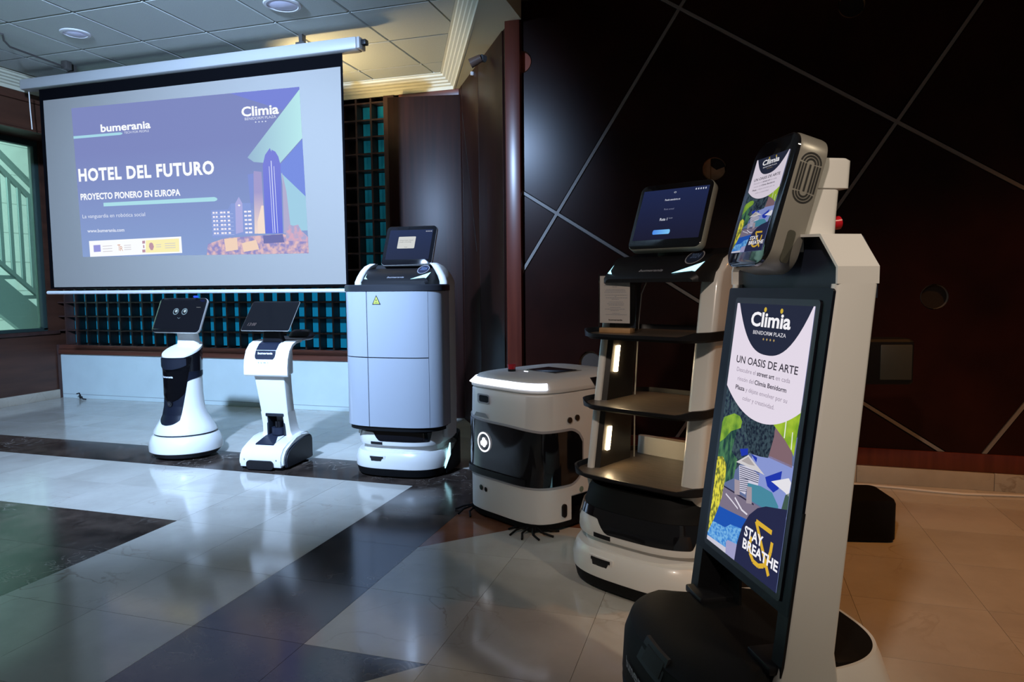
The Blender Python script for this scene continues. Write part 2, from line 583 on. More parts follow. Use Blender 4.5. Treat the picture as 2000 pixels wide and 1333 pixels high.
def slab_mesh(poly, m, key):
    if key in _slabs: return _slabs[key]
    bm = bmesh.new()
    cx = sum(p[0] for p in poly) / len(poly); cy = sum(p[1] for p in poly) / len(poly)
    g = 0.0006
    q = [(x - math.copysign(g, x - cx), y - math.copysign(g, y - cy)) for x, y in poly]
    prism(bm, q, -0.02, 0.0)
    bmesh.ops.recalc_face_normals(bm, faces=bm.faces)
    me = bpy.data.meshes.new('marble_slab'); bm.to_mesh(me); bm.free(); me.materials.append(m)
    _slabs[key] = me
    return me


SQ = [(0, 0), (MOD, 0), (MOD, MOD), (0, MOD)]
UL = [(0, 0), (MOD, MOD), (0, MOD)]       # above the rising diagonal
LR = [(0, 0), (MOD, 0), (MOD, MOD)]
for i in range(-12, 11):
    for j in range(-5, 5):
        x, y = GX + i * MOD, GY + j * MOD
        if y > 4.95: continue
        yy = y
        m, kx = M_BEIGE, 'b'
        if j == 0: m, kx = M_DARK, 'd'                                  # cross band along the stage
        elif i == 0 and j < 0: m, kx = M_DARK, 'd'                      # band running towards the viewer
        elif i <= -3 and j <= -3: m, kx = M_DARK, 'd'                   # dark field at left
        elif i >= 1 and j == -1 or i >= 1 and j == 0: m, kx = M_BEIGE, 'b'
        if j == 0 and i > 3: m, kx = M_BEIGE, 'b'
        if (i, j) == (1, -2):
            link('marble_slab', slab_mesh(UL, M_BROWN, 'ulbr'), fl, (x, y, 0)); link('marble_slab', slab_mesh(LR, M_BEIGE, 'lrb'), fl, (x, y, 0)); continue
        if (i, j) in ((1, -1), (2, -1)): m, kx = M_BROWN, 'br'
        if (i, j) == (1, -5):
            link('marble_slab', slab_mesh(UL, M_DARK, 'uld'), fl, (x, y, 0)); link('marble_slab', slab_mesh(LR, M_BEIGE, 'lrb'), fl, (x, y, 0)); continue
        link('marble_slab', slab_mesh(SQ, m, 'sq' + kx), fl, (x, y, 0))
obj('front_floor', B(-6.4, 3.4, -3.0, GY - 5 * MOD - .001, -0.02, 0.0), M_BEIGE, fl, 0)

# ------------------------------------------------------------------ ceiling
CZ = 2.562
TL = 0.49
cl = struct(obj('ceiling', B(-6.4, -0.9, -3.0, 5.1, CZ + 0.012, CZ + 0.06), CEILGRID, None, 0))
struct(obj('ceiling', B(-1.3, 3.4, -3.0, 4.0, 2.80, 2.86), mat('ceiling_paint_right', (0.35, 0.30, 0.24), 0.9), None, 0))
dx, dy = (-1.448 + 2.033), (3.678 - 4.849)
nx, ny = -dy, dx                     # outward (right) normal of the slanted edge
L_ = math.hypot(nx, ny); nx, ny = nx / L_, ny / L_
cc = nx * -2.033 + ny * 4.849
_tile = None
for i in range(-3, 8):
    for j in range(-5, 4):
        x, y = -4.04 + i * TL, 3.156 + j * TL
        g = 0.006
        poly = [(x + g, y + g), (x + TL - g, y + g), (x + TL - g, y + TL - g), (x + g, y + TL - g)]
        q = clip(clip(clip(poly, -1, 0, 4.866), 0, 1, 4.85), nx, ny, cc - 0.002)
        if len(q) < 3: continue
        if q == poly:
            if _tile is None:
                bm = bmesh.new(); e = 0.004; w = TL - 2 * g
                lo = [(e, e), (w - e, e), (w - e, w - e), (e, w - e)]; hi = [(0, 0), (w, 0), (w, w), (0, w)]
                loft(bm, [[(a, b, 0) for a, b in lo], [(a, b, 0.006) for a, b in hi], [(a, b, 0.014) for a, b in hi]])
                bmesh.ops.recalc_face_normals(bm, faces=bm.faces)
                _tile = bpy.data.meshes.new('ceiling_tile'); bm.to_mesh(_tile); bm.free(); _tile.materials.append(CEIL)
            link('ceiling_tile', _tile, cl, (x + g, y + g, CZ))
        else:
            obj('ceiling_tile', prism(bmesh.new(), q, CZ, CZ + 0.014), CEIL, cl, 0)
obj('ceiling_front', B(-6.4, -0.95, -3.0, 3.156 - 5 * TL, CZ, CZ + 0.02), CEIL, cl, 0)


def sweep(path, prof, closed=False):
    """profile (offset into the room, z) along a floor-plan path, mitred; room lies on the right of the path"""
    bm = bmesh.new()
    rings = []
    n = len(path)
    for i, p in enumerate(path):
        dirs = []
        if i > 0: dirs.append((Vector(path[i]) - Vector(path[i - 1])).normalized())
        if i < n - 1: dirs.append((Vector(path[i + 1]) - Vector(path[i])).normalized())
        ns = [Vector((d.y, -d.x)) for d in dirs]
        nn = sum(ns, Vector((0, 0))).normalized()
        k = 1 / max(0.3, nn.dot(ns[0]))
        rings.append([(p[0] + nn.x * o * k, p[1] + nn.y * o * k, z) for o, z in prof])
    return loft(bm, rings)


WP = [(-5.0, -1.0), (-5.0, 4.95), (-1.963, 4.95), (-1.188, 3.40)]
crown = [(0, 2.575), (0, 2.462), (.012, 2.462), (.014, 2.486), (.03, 2.492), (.034, 2.503), (.05, 2.509), (.054, 2.520), (.07, 2.526), (.074, 2.537), (.09, 2.543), (.094, 2.556), (.108, 2.558), (.108, 2.575)]
tr1 = struct(obj('trim_1', sweep(WP, crown), CROWN, None, 25))
obj('soffit', prism(bmesh.new(), [(-1.963, 4.95), (-1.90, 4.95), (-1.19, 3.86), (-1.11, 3.80), (-1.11, 3.40), (-1.188, 3.40)], 2.464, 2.575), CROWN, tr1, 0)

# ------------------------------------------------------------------ walls
# back wall: painted panel, wooden rail, header, jamb, dark door
YB = 4.95
wb = struct(obj('wall_back', B(-6.1, -1.7, YB + .10, YB + .2, 0, 2.8), mat('dark_wall_cavity', (0.01, 0.008, 0.008), 0.9), None, 0))
wd = struct(obj('wall_lower', B(-5.945, -2.46, YB, YB + .095, 0.0, 0.412, bev=.002), PLASTER, None, 0))
obj('panel_joint', B(-5.94, -2.46, YB - .0015, YB + .001, 0.036, 0.039), mat('panel_joint_grey', (0.25, 0.28, 0.29), 0.8), wd, 0)  # thin grey line along the panel joint
tr4 = struct(obj('trim_4', B(-5.945, -2.46, YB - .022, YB + .095, 0.412, 0.455, bev=.004), W_TRIM, None))
obj('wooden_rail', B(-5.945, -2.46, YB - .012, YB + .095, 0.456, 0.498, bev=.003), W_TRIM, tr4)
struct(obj('trim_5', B(-5.958, -5.945, YB - .03, YB + .095, 0, 0.5, bev=.003), W_LATT, None))
struct(obj('trim_6', B(-2.545, -2.455, YB - .02, YB + .095, 0.50, 2.462, bev=.004), W_LATT, None))
struct(obj('trim_7', B(-2.42, -1.86, YB - .008, YB + .095, 2.412, 2.47, bev=.003), W_TRIM, None))

dr = struct(obj('door_1', B(-.60, 0, -.03, .01, 0.006, 2.41, bev=.003), W_DOOR, None))
dr.location = (-1.86, YB - .005, 0); dr.rotation_euler = (0, 0, R(11))
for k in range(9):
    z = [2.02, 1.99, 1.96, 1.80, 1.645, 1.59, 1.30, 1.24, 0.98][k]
    obj('hinge_leak_glow', B(-.010, -.006, -.0335, -.029, z, z + (.018 if k < 3 else .008)), emit('light_leak', (1, .95, .85), 1.2), dr, 0)  # glowing chips stand in for light leaking through the hinge gap

# slanted side wall with veneer boards, then the post and the right wall
sx, sy = (-1.205 + 1.925), (3.85 - 4.95)
SL = math.hypot(sx, sy)
sw = struct(obj('wall_side', B(0, SL, 0, .08, 0, 2.8), W_DOOR, None, 0))
sw.location = (-1.925, 4.95, 0)
sw.rotation_euler = (0, 0, math.atan2(sy, sx))
for a, b_ in ((0.004, 0.11), (0.116, 0.62), (0.626, SL - .09)):
    obj('veneer_board', B(a, b_, -.008, .001, 0, 2.46, bev=.002), W_DOOR, sw)
_bm = bmesh.new(); box(_bm, -.004, .004, -.0095, -.007, -.55, .55, mtx=Matrix.Translation((0.33, 0, 1.75)) @ Matrix.Rotation(R(-22), 4, 'Y'))
obj('board_seam', _bm, HOLEDARK, sw, 0)
po = struct(obj('trim_2', B(-1.207, -1.120, 3.80, 3.95, 0, 2.8, bev=.004), W_POST, None))

YR = 3.84
wr = struct(obj('wall_right', B(-1.13, 3.4, YR + .022, YR + .16, 0, 2.8), mat('wall_backing', (0.012, 0.008, 0.007), 0.9), None, 0))
# rotated square panels (1.22 m, 32.5 degrees) with grey strips in the joints, round holes cut through
TH = R(-32.5)
ca, sa = math.cos(TH), math.sin(TH)
PS = 1.22
O = (-0.921, 1.404)
HOLES = [(0.952, 0.933, .062), (-0.082, 1.602, .062), (-1.125, 2.247, .062), (-0.735, 0.575, .062), (0.55, 2.35, .062), (1.55, 1.10, .062)]
HS = 0.016


def wall_uv(u, v): return (O[0] + u * ca - v * sa, O[1] + u * sa + v * ca)


for iu in range(-3, 5):
    for iv in range(-3, 4):
        q = [wall_uv(iu * PS + HS * .8, iv * PS + HS * .8), wall_uv((iu + 1) * PS - HS * .8, iv * PS + HS * .8),
             wall_uv((iu + 1) * PS - HS * .8, (iv + 1) * PS - HS * .8), wall_uv(iu * PS + HS * .8, (iv + 1) * PS - HS * .8)]
        q = clip(clip(clip(clip(q, -1, 0, 1.125), 1, 0, 3.4), 0, -1, -.172), 0, 1, 2.8)
        if len(q) < 3: continue
        bm = bmesh.new()
        loft(bm, [[(x, YR + .03, z) for x, z in q], [(x, YR, z) for x, z in q]])
        ob = obj('wall_panel', bm, W_RIGHT, None, 0)
        cutters = []
        for hx, hz, hr in HOLES:
            inside = all((q[(k + 1) % len(q)][0] - q[k][0]) * (hz - q[k][1]) - (q[(k + 1) % len(q)][1] - q[k][1]) * (hx - q[k][0]) > -0.06 * 1.3 for k in range(len(q)))
            if inside:
                cb = bmesh.new(); cyl(cb, (hx, YR - .1, hz), (hx, YR + .1, hz), hr, 32)
                cu_o = obj('cut', cb, HOLEDARK, None, 0); cutters.append(cu_o)
                md = ob.modifiers.new('b', 'BOOLEAN'); md.operation = 'DIFFERENCE'; md.object = cu_o; md.solver = 'EXACT'
        if cutters:
            dg = bpy.context.evaluated_depsgraph_get()
            me2 = bpy.data.meshes.new_from_object(ob.evaluated_get(dg))
            ob.modifiers.clear(); old = ob.data; ob.data = me2; bpy.data.meshes.remove(old)
            for c_ in cutters: bpy.data.objects.remove(c_)
        ob.parent = wr


def strip(p, q):
    p, q = Vector(p), Vector(q)
    d = (q - p).normalized(); n = Vector((-d.y, d.x)) * HS * .5
    poly = [(p + n), (p - n), (q - n), (q + n)]
    poly = [(a.x, a.y) for a in poly]
    poly = clip(clip(clip(clip(poly, -1, 0, 1.12), 1, 0, 3.4), 0, -1, -.176), 0, 1, 2.8)
    if len(poly) < 3: return
    bm = bmesh.new(); loft(bm, [[(x, YR + .02, z) for x, z in poly], [(x, YR - .004, z) for x, z in poly]])
    obj('joint_strip', bm, STRIP, wr, 0)


for iv in range(-2, 4): strip(wall_uv(-5, iv * PS), wall_uv(6, iv * PS))
for iu in range(-3, 5):
    for iv in range(-3, 4): strip(wall_uv(iu * PS, iv * PS + HS * .5), wall_uv(iu * PS, (iv + 1) * PS - HS * .5))
for k, (hx, hz, hr) in enumerate(HOLES):
    bm = bmesh.new()
    N = 32
    ring = lambda r, y: [(hx + r * math.cos(2 * math.pi * i / N), y, hz + r * math.sin(2 * math.pi * i / N)) for i in range(N)]
    loft(bm, [ring(hr - .0015, YR - .0015), ring(hr - .0015, YR + .028), ring(hr - .004, YR + .028), ring(hr - .004, YR - .0015)], False, False)
    obj('hole_rim', bm, GREY if k == 0 else HOLEWOOD, wr)
    if k in (1, 2, 3):
        zz = hz + (.3 if k == 2 else 0.004)
        hb = bmesh.new()
        if k == 1:
            loft(hb, [[(hx + a, y, hz + b) for a, b in ((-.062, .045), (-.018, .062), (-.018, -.06), (-.062, -.06))] for y in (YR + .0215, YR + .012)])
            obj('wood_offcut', hb, HOLEWOOD, wr, 0); hb = bmesh.new()
            loft(hb, [[(hx + a, y, hz + b) for a, b in ((-.017, .018), (.012, -.004), (.052, .010), (.06, -.06), (-.017, -.06))] for y in (YR + .0215, YR + .016)])
            obj('wood_offcut', hb, HOLEWOOD, wr, 0)
        else:
            loft(hb, [[(x, y, z) for x, _, z in ring(hr - .006, 0)] for y in (YR + .0215, YR + .014)])
            obj('wood_offcut', hb, mat('red_wood_in_hole', (0.34, 0.06, 0.02), .6) if k == 2 else mat('pale_wood_in_hole', (0.075, 0.058, 0.045), .6), wr, 0)
obj('skirting_board', B(-1.12, 3.4, YR - .012, YR + .03, 0.086, 0.174, bev=.003), W_POST, wr)
bb = struct(obj('baseboard_right', B(-1.12, 3.4, YR - .02, YR + .02, 0, 0.08), mat('skirting_joint', (0.05, .04, .03), .9), None, 0))
xk = -1.12
for k in range(6):
    w_ = [0.62, .58, .55, .60, .61, .7][k]
    obj('skirting_stone', B(xk + .0008, xk + w_ - .0008, YR - .024, YR, 0, 0.085, bev=.002), M_BASE, bb)
    xk += w_

# left wall: dark wood dado, window in deep recess under a pelmet
XL = -5.96
wl = struct(obj('wall_left', B(XL - .1, XL, 2.0, 5.06, 0, 0.62), W_SOFF, None, 0))
obj('window_sill', B(XL - .12, XL + .03, 2.0, 4.95, 0.60, 0.632, bev=.004), W_LATT, wl)
obj('wall_top', B(XL - .1, XL, 2.0, 5.06, 2.34, 2.8), W_SOFF, wl, 0)
obj('wall_end', B(XL - .1, XL, 4.86, 5.06, 0.6, 2.4), W_SOFF, wl, 0)
struct(obj('baseboard_left', B(XL, XL + .022, 2.0, 4.92, 0, 0.082, bev=.003), M_BASE, None))
pel = struct(obj('trim_3', B(-5.06, -5.0, 1.5, 4.95, 2.19, 2.56), W_SOFF, None, 0))
obj('pelmet_board', B(-5.0, -4.992, 1.5, 4.95, 2.20, 2.395, bev=.002), W_SOFF, pel)
obj('pelmet_board', B(-5.0, -4.992, 1.5, 4.95, 2.401, 2.455, bev=.002), W_SOFF, pel)
obj('pelmet_soffit', B(-6.06, -5.0, 1.5, 5.0, 2.345, 2.40), W_SOFF, pel, 0)
wn = struct(obj('window_1', B(XL - .05, XL - .042, 2.0, 4.86, 0.63, 2.30), WINGLASS, None, 0))
for a in ((2.0, 4.86, 2.29, 2.345), (2.0, 4.86, 0.628, 0.66)):
    obj('window_frame', B(XL - .08, XL - .01, a[0], a[1], a[2], a[3], bev=.003), mat('green_window_frame', (0.03, 0.055, 0.05), .5), wn)
obj('window_frame', B(XL - .08, XL - .01, 4.82, 4.86, 0.64, 2.30, bev=.003), mat('green_window_frame', (0.03, 0.055, 0.05), .5), wn)

# stairwell outside
ow = struct(obj('outside_wall', B(-9.6, -9.5, 2, 10, -1.5, 4.5), OUTWALL, None, 0)); ow.name = 'wall_outside'
struct(obj('outside_floor', B(-9.6, -6.1, 2, 10, -.2, -.02), OUTWALL, None, 0)).name = 'floor_outside'
for k in range(12):
    obj('wall_course', B(-9.5, -9.497, 2, 10, -1 + k * .4, -1 + k * .4 + .006), mat('course_joint', (.35, .38, .36), .8), ow, 0)
st = thing('staircase', 'grey steel staircase with sloping handrail seen through the tinted window', 'staircase', (-7.3, 5.6, 0))
sl = -0.86                                        # fall of the flight per metre of y


def zline(y, z0): return z0 + sl * (y - 5.52)


def bar_y(name, y0, y1, z0, x0, x1, th):
    bm = bmesh.new()
    loft(bm, [[(x0, y - 5.6, zline(y, z0) - th / 2), (x1, y - 5.6, zline(y, z0) - th / 2), (x1, y - 5.6, zline(y, z0) + th / 2), (x0, y - 5.6, zline(y, z0) + th / 2)] for y in (y0, y1)])
    return obj(name, bm, STAIR, st, 0)


bar_y('handrail', 4.3, 6.6, 2.43, -.03, .03, .05)
bar_y('rail', 4.3, 6.6, 2.27, -.02, .02, .06)
bar_y('rail', 4.3, 6.6, 1.23, -.02, .02, .05)
bar_y('stringer', 4.3, 6.6, .86, -.03, .03, .42)
for k in range(20):
    y = 4.4 + k * .108
    obj('baluster', B(-.012, .012, y - 5.6 - .018, y - 5.6 + .018, zline(y, 1.23), zline(y, 2.27)), STAIR, st, 0)
for k in range(9):
    y = 4.35 + k * .25
    obj('tread', B(-1.1, 0, y - 5.6, y - 5.6 + .25, zline(y, .98), zline(y, 1.02)), STAIR, st, 0)

# ------------------------------------------------------------------ lattice screen above the rail
lt = thing('lattice_panel', 'dark wooden grid lattice with turquoise backlit panes across the back wall', 'lattice', (-4.2, YB, 0.5))
LX0, LX1, LP, LD = -5.985, -2.55, 0.128, 0.085
ncol = int(round((LX1 - LX0) / LP)) + 1
me_v = None
XS = [-3.301 - 0.128 * k for k in range(-6, 22)]
for x in XS:
    if x < -5.95 or x > -2.545: continue
    if me_v is None:
        bm = B(-.0075, .0075, -.002, LD, 0, 1.962); bmesh.ops.recalc_face_normals(bm, faces=bm.faces)
        me_v = bpy.data.meshes.new('upright_slat'); bm.to_mesh(me_v); bm.free(); me_v.materials.append(W_LATT)
    link('upright_slat', me_v, lt, (x + 4.2, 0, 0))
me_h = None
for k in range(1, 16):
    if me_h is None:
        bm = B(-1.745, 1.65, 0, LD - .002, -.006, .006); bmesh.ops.recalc_face_normals(bm, faces=bm.faces)
        me_h = bpy.data.meshes.new('cross_slat'); bm.to_mesh(me_h); bm.free(); me_h.materials.append(W_LATT)
    link('cross_slat', me_h, lt, (0, 0, .0 + .128 * k + .004))
TURQ_LOW = gradient_emit('turquoise_glass_painted_light', (.004, .15, .30), (.001, .022, .045), 2, .078, .086)  # emission paints daylight below and a shaded top edge on each pane
me_p = {}
for ix in range(len(XS) - 1):
    x = XS[ix + 1]
    if x < -5.94 or x > -2.6: continue
    for k in range(15):
        if k > 3 and x < -2.85: continue
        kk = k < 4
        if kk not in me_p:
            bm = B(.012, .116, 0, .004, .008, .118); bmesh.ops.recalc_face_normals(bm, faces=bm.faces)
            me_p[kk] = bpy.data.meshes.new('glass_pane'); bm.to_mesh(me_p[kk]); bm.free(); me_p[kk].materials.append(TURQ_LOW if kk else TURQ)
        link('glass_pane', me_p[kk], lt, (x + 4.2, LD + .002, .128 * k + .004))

# ------------------------------------------------------------------ projection screen
ps = thing('projection_screen', 'wide pull-down projection screen showing a blue slide, hung from the ceiling', 'screen', (-3.47, 3.87, 1.0))
SX, SY = -3.47, 3.87
bm = bmesh.new(); box(bm, -1.365, 1.325, -.045, .045, 1.425, 1.50, bev=.014)
obj('roller_housing', bm, mat('white_painted_case', (0.40, 0.40, 0.39), .4), ps)
obj('end_cap', B(1.325, 1.345, -.04, .04, 1.43, 1.497, bev=.004), mat('grey_end_cap', (.35, .34, .33), .5), ps)
obj('motor_plug', B(1.345, 1.375, -.02, .02, 1.455, 1.485, bev=.003), BLACK, ps)
obj('fabric', B(-1.235, 1.205, .0, .003, 0.012, 1.43), SCREENB, ps, 0)
obj('white_field', B(-1.197, 1.192, -.003, .0, 0.012 + .012, 1.345), SCREENM, ps, 0)
bm = bmesh.new(); cyl(bm, (-1.262, 0, -.015), (1.228, 0, -.015), .0125, 16)
obj('bottom_bar', bm, mat('white_bar', (0.66, 0.67, 0.68), .35), ps)
for x in (-.911, .93):
    bm = B(x - .03, x + .03, -.03, .03, 1.50, 1.512); box(bm, x - .012, x + .012, -.02, .02, 1.512, 1.563)
    obj('bracket', bm, mat('dark_steel', (.05, .045, .04), .5), ps, 0)
bm = bmesh.new(); tube(bm, [(-1.355, .02, 1.43), (-1.352, .02, 1.3), (-1.345, .02, 1.16)], .0035, 6)
obj('pull_cord', bm, CABLE, ps)

# the projected slide: a keystoned quad on the fabric, its light painted as emission
QUAD = [(-4.413, 2.271), (-2.570, 2.251), (-2.538, 1.221), (-4.383, 1.236)]


def homog(q):
    # unit square (0,0),(1,0),(1,1),(0,1) -> q
    (x0, y0), (x1, y1), (x2, y2), (x3, y3) = q
    dx1, dx2, sx_ = x1 - x2, x3 - x2, x0 - x1 + x2 - x3
    dy1, dy2, sy_ = y1 - y2, y3 - y2, y0 - y1 + y2 - y3
    den = dx1 * dy2 - dx2 * dy1
    g = (sx_ * dy2 - dx2 * sy_) / den; h = (dx1 * sy_ - sx_ * dy1) / den
    a, b, c = x1 - x0 + g * x1, x3 - x0 + h * x3, x0
    d, e, f = y1 - y0 + g * y1, y3 - y0 + h * y3, y0
    return lambda u, v: ((a * u + b * v + c) / (g * u + h * v + 1), (d * u + e * v + f) / (g * u + h * v + 1))


HQ = homog(QUAD)


def SP(u, v, k=0):
    x, z = HQ(u, v)
    return Vector((x - SX, -.0033 - .0002 * k, z - 1.0))


SLIDE = gradient_emit('slide_blue', srgb(136, 160, 208), srgb(124, 134, 188), 2, .23, .95)
dc = lambda n, polys, m, k: decal(n, SP, polys, m, ps, k)
sub = [[(i / 8, 0), ((i + 1) / 8, 0), ((i + 1) / 8, 1), (i / 8, 1)] for i in range(8)]
slide = dc('slide_image', sub, SLIDE, 0)
sd = lambda n, polys, m, k: decal(n, SP, polys, m, slide, k)
BEAM = gradient_emit('slide_beam', srgb(135, 158, 195), srgb(186, 234, 236), 0, .35, .92)
sd('light_beam', [[(1.0, 0.015), (1.0, .305), (.903, .451), (.80, .43), (.775, .40)]], BEAM, 1)
sd('light_beam', [[(.908, .506), (1, .655), (1, .861), (.92, .86)]], px(160, 205, 226), 1)
sd('sky_patch', [[(.906, .455), (1.0, .31), (1.0, .655), (.908, .506)]], px(118, 140, 222), 1)
sd('sky_patch', [[(.72, 0), (1.0, 0), (1.0, .015), (.93, .13)]], px(118, 130, 212), 1)
bu = (.0, .63)
sd('title_bar', [[(.12, .640), (.625, .634), (.634, .640), (.638, .648), (.634, .656), (.625, .661), (.12, .664)]], px(172, 222, 232), 1)
sd('title_bar', [[(0, .186), (.225, .184), (.233, .188), (.235, .193), (.233, .197), (.225, .201), (0, .203)]], px(165, 215, 230), 1)
WHT = px(250, 252, 255)
words('lettering', SP, [('HOTEL DEL FUTURO', .010, .632, .487, .405, .04, 1.12), ('PROYECTO PIONERO EN EUROPA', .012, .478, .614, .572, .032, 1.02),
                        ('bumerania', .134, .366, .172, .122, .028, 1.0), ('Climia', .762, .914, .147, .088, .028, 1.0)], WHT, slide, 3)
words('small_lettering', SP, [('La vanguardia en rob\u00f3tica social', .014, .312, .738, .712), ('www.bumerania.com', .032, .210, .835, .812, .02),
                              ('BENIDORM PLAZA', .774, .902, .172, .155), ('TECH FOR PEOPLE', .243, .357, .196, .181)], px(226, 232, 246), slide, 3)
sd('star', [[(.818 + .0135 * k - .0035, .188), (.818 + .0135 * k, .183), (.818 + .0135 * k + .0035, .188), (.818 + .0135 * k, .193)] for k in range(4)], px(220, 228, 245), 2)
# sponsor strip
sd('sponsor_strip', [[(.036, .893), (.468, .878), (.468, .984), (.036, 1.0)]], WHT, 1)
sd('sponsor_flag', [[(.056, .922), (.09, .920), (.09, .966), (.056, .968)]], px(150, 152, 218), 2)
sd('sponsor_block', [[(.306, .897), (.458, .890), (.456, .976), (.302, .979)]], px(250, 240, 180), 2)
sd('sponsor_mark', [[(.29, .90), (.303, .899), (.302, .918), (.289, .919)], [(.287, .958), (.301, .957), (.301, .976), (.287, .977)], [(.292, .928), (.298, .928), (.298, .948), (.292, .948)],
                    [(.322, .918), (.330, .912), (.338, .918), (.342, .94), (.336, .962), (.326, .962), (.319, .94)]], px(190, 150, 165), 3)
words('sponsor_letter', SP, [('T', .172, .186, .962, .918), ('R', .184, .197, .964, .930)], px(214, 160, 130), slide, 3)
sd('sponsor_line', [[(.10, .928 + .018 * k), (.146, .926 + .018 * k), (.146, .930 + .018 * k), (.10, .932 + .018 * k)] for k in range(3)] + [[(.203, .926 + .014 * k), (.236, .924 + .014 * k), (.236, .928 + .014 * k), (.203, .930 + .014 * k)] for k in range(3)]
   + [[(.352, .926 + .014 * k), (.375, .925 + .014 * k), (.375, .929 + .014 * k), (.352, .930 + .014 * k)] for k in range(2)] + [[(.392, .920 + .014 * k), (.44, .918 + .014 * k), (.44, .922 + .014 * k), (.392, .924 + .014 * k)] for k in range(3)], px(205, 200, 205), 3)
# the skyline picture on the slide
sd('tower', [[(.836, .452), (.848, .391), (.869, .351), (.871, .375), (.874, .375), (.8755, .362), (.89, .375), (.901, .406), (.908, .457), (.901, .875), (.83, .873)]], gradient_emit('tower_blue', srgb(100, 112, 222), srgb(120, 126, 214), 2, .3, .8), 3)
sd('tower_light', [[(.8695, .429), (.8725, .429), (.871, .871), (.868, .871)], [(.8605, .462), (.8625, .462), (.8625, .871), (.8605, .871)], [(.8800, .463), (.882, .463), (.8815, .872), (.8795, .872)]], px(222, 228, 255), 4)
sd('tower_side', [[(.912, .50), (.925, .62), (.935, .875), (.905, .875)]], px(176, 172, 205), 2)
TAN = gradient_emit('tan_block', srgb(238, 216, 208), srgb(162, 154, 202), 2, .38, .62)
sd('tan_block', [[(.796, .5), (.798, .485), (.829, .493), (.828, .873), (.785, .872)]], TAN, 2)
sd('block_shade', [[(.771, .504), (.796, .5), (.786, .72), (.776, .72)]], px(128, 144, 210), 2)
sd('tower_light', [[(.82, .70), (.829, .70), (.829, .873), (.80, .873), (.80, .80)]], px(244, 222, 206), 3)
sd('balcony_block', [[(.607, .717), (.692, .715), (.694, .679), (.787, .681), (.783, .875), (.606, .893)]], px(136, 156, 214), 2)
win = []
for r_ in range(6):
    v = .728 + r_ * .026
    for c0, c1 in ((.613, .622), (.626, .634), (.645, .656), (.659, .668), (.676, .686), (.747, .758), (.762, .776)):
        win.append([(c0, v), (c1, v), (c1, v + .011), (c0, v + .011)])
sd('lit_window', win, px(244, 238, 246), 4)
sd('balcony_edge', [[(.607, .742 + .026 * k), (.70, .742 + .026 * k), (.70, .745 + .026 * k), (.607, .745 + .026 * k)] for k in range(6)], px(170, 186, 232), 3)
sd('spire_tower', [[(.712, .68), (.729, .64), (.742, .682), (.738, .859), (.707, .871)]], px(172, 172, 222), 4)
sd('lit_window', [[(.722, .692), (.728, .686), (.734, .692), (.728, .70)]], px(255, 250, 245), 5)
sd('street', [[(.584, .93), (.66, .895), (.90, .878), (1.0, .92), (1.0, 1.0), (.575, 1.0)]], emit_noise('street_lights', srgb(146, 140, 196), srgb(226, 188, 190), 26, (1, 1, 1), 1.0), 3)
sd('street_facade', [[(.655, .90), (.71, .895), (.712, .97), (.66, .98)], [(.73, .93), (.79, .91), (.80, .97), (.735, .985)]], px(240, 210, 186), 5)
sd('street_shadow', [[(.82, .885), (.90, .88), (.905, .93), (.82, .935)]], px(110, 112, 170), 4)
sd('far_block', [[(.915, .86), (.93, .823), (.945, .83), (.964, .824), (.975, .86), (1.0, .90), (1.0, .93), (.91, .92)]], emit_noise('far_blocks', srgb(170, 168, 206), srgb(214, 170, 190), 30), 4)

# ------------------------------------------------------------------ ceiling fittings
for (x, y, r), lab in zip(((-2.37, 3.43, .103), (-3.815, 3.40, .085)), ('round ceiling downlight at the top edge, directly over the middle of the screen', 'smaller round ceiling downlight above the left end of the screen')):
    d = thing('ceiling_downlight', lab, 'downlight', (x, y, CZ), 0, 'recessed ceiling downlights')
    bm = bmesh.new(); loft(bm, [[(a, b, z) for a, b in circ(q, 32)] for q, z in ((r, -.002), (r - .004, -.008), (r - .018, -.010), (r - .022, -.004), (r - .022, .002), (r, .002))], False, False)
    obj('ring', bm, mat('white_ring', (.6, .6, .6), .4), d)
    bm = bmesh.new(); loft(bm, [[(a, b, z) for a, b in circ(q, 32)] for q, z in ((r - .022, -.004), (r - .04, -.009), (.004, -.012))])
    obj('diffuser', bm, LENS, d)
rod = thing('curtain_rod', 'thin bent black metal rod under the ceiling at the left of the screen', 'rod', (-4.24, 3.27, CZ))
bm = bmesh.new(); tube(bm, [(-.02, -.02, 0), (0, 0, -.004), (-.03, .03, -.03), (-.06, .09, -.045), (-.08, .3, -.045), (-.11, .53, -.04)], .006, 8)
obj('rod_bar', bm, mat('dark_steel', (.05, .045, .04), .5), rod)
obj('rod_clamp', B(-.135, -.085, .50, .545, -.055, 0, bev=.004), mat('dark_steel', (.05, .045, .04), .5), rod)
fx = thing('wall_spotlight', 'small brown swivel spotlight high on the slanted wooden wall', 'spotlight', (-1.455, 4.18, 2.40), -33)
bm = bmesh.new(); cyl(bm, (0, .0, 0), (0, -.03, .0), .022, 16); obj('mount', bm, GREYD, fx)
bm = bmesh.new(); cyl(bm, (0, -.03, 0), (-.05, -.075, -.03), .024, 16, .03); obj('lamp_head', bm, mat('brown_metal', (.10, .06, .045), .4), fx)
hk = tag(obj('wall_hook', B(-.008, .008, -.02, .0, -.012, .012, bev=.003), mat('white_ring', (.6, .6, .6), .4)), 'tiny white hook under the crown moulding on the slanted wall', 'hook')
hk.location = (-1.66, 4.53, 2.43); hk.rotation_euler = (0, 0, R(-57))

# ------------------------------------------------------------------ shared robot pieces
LOGO = 'bumerania'


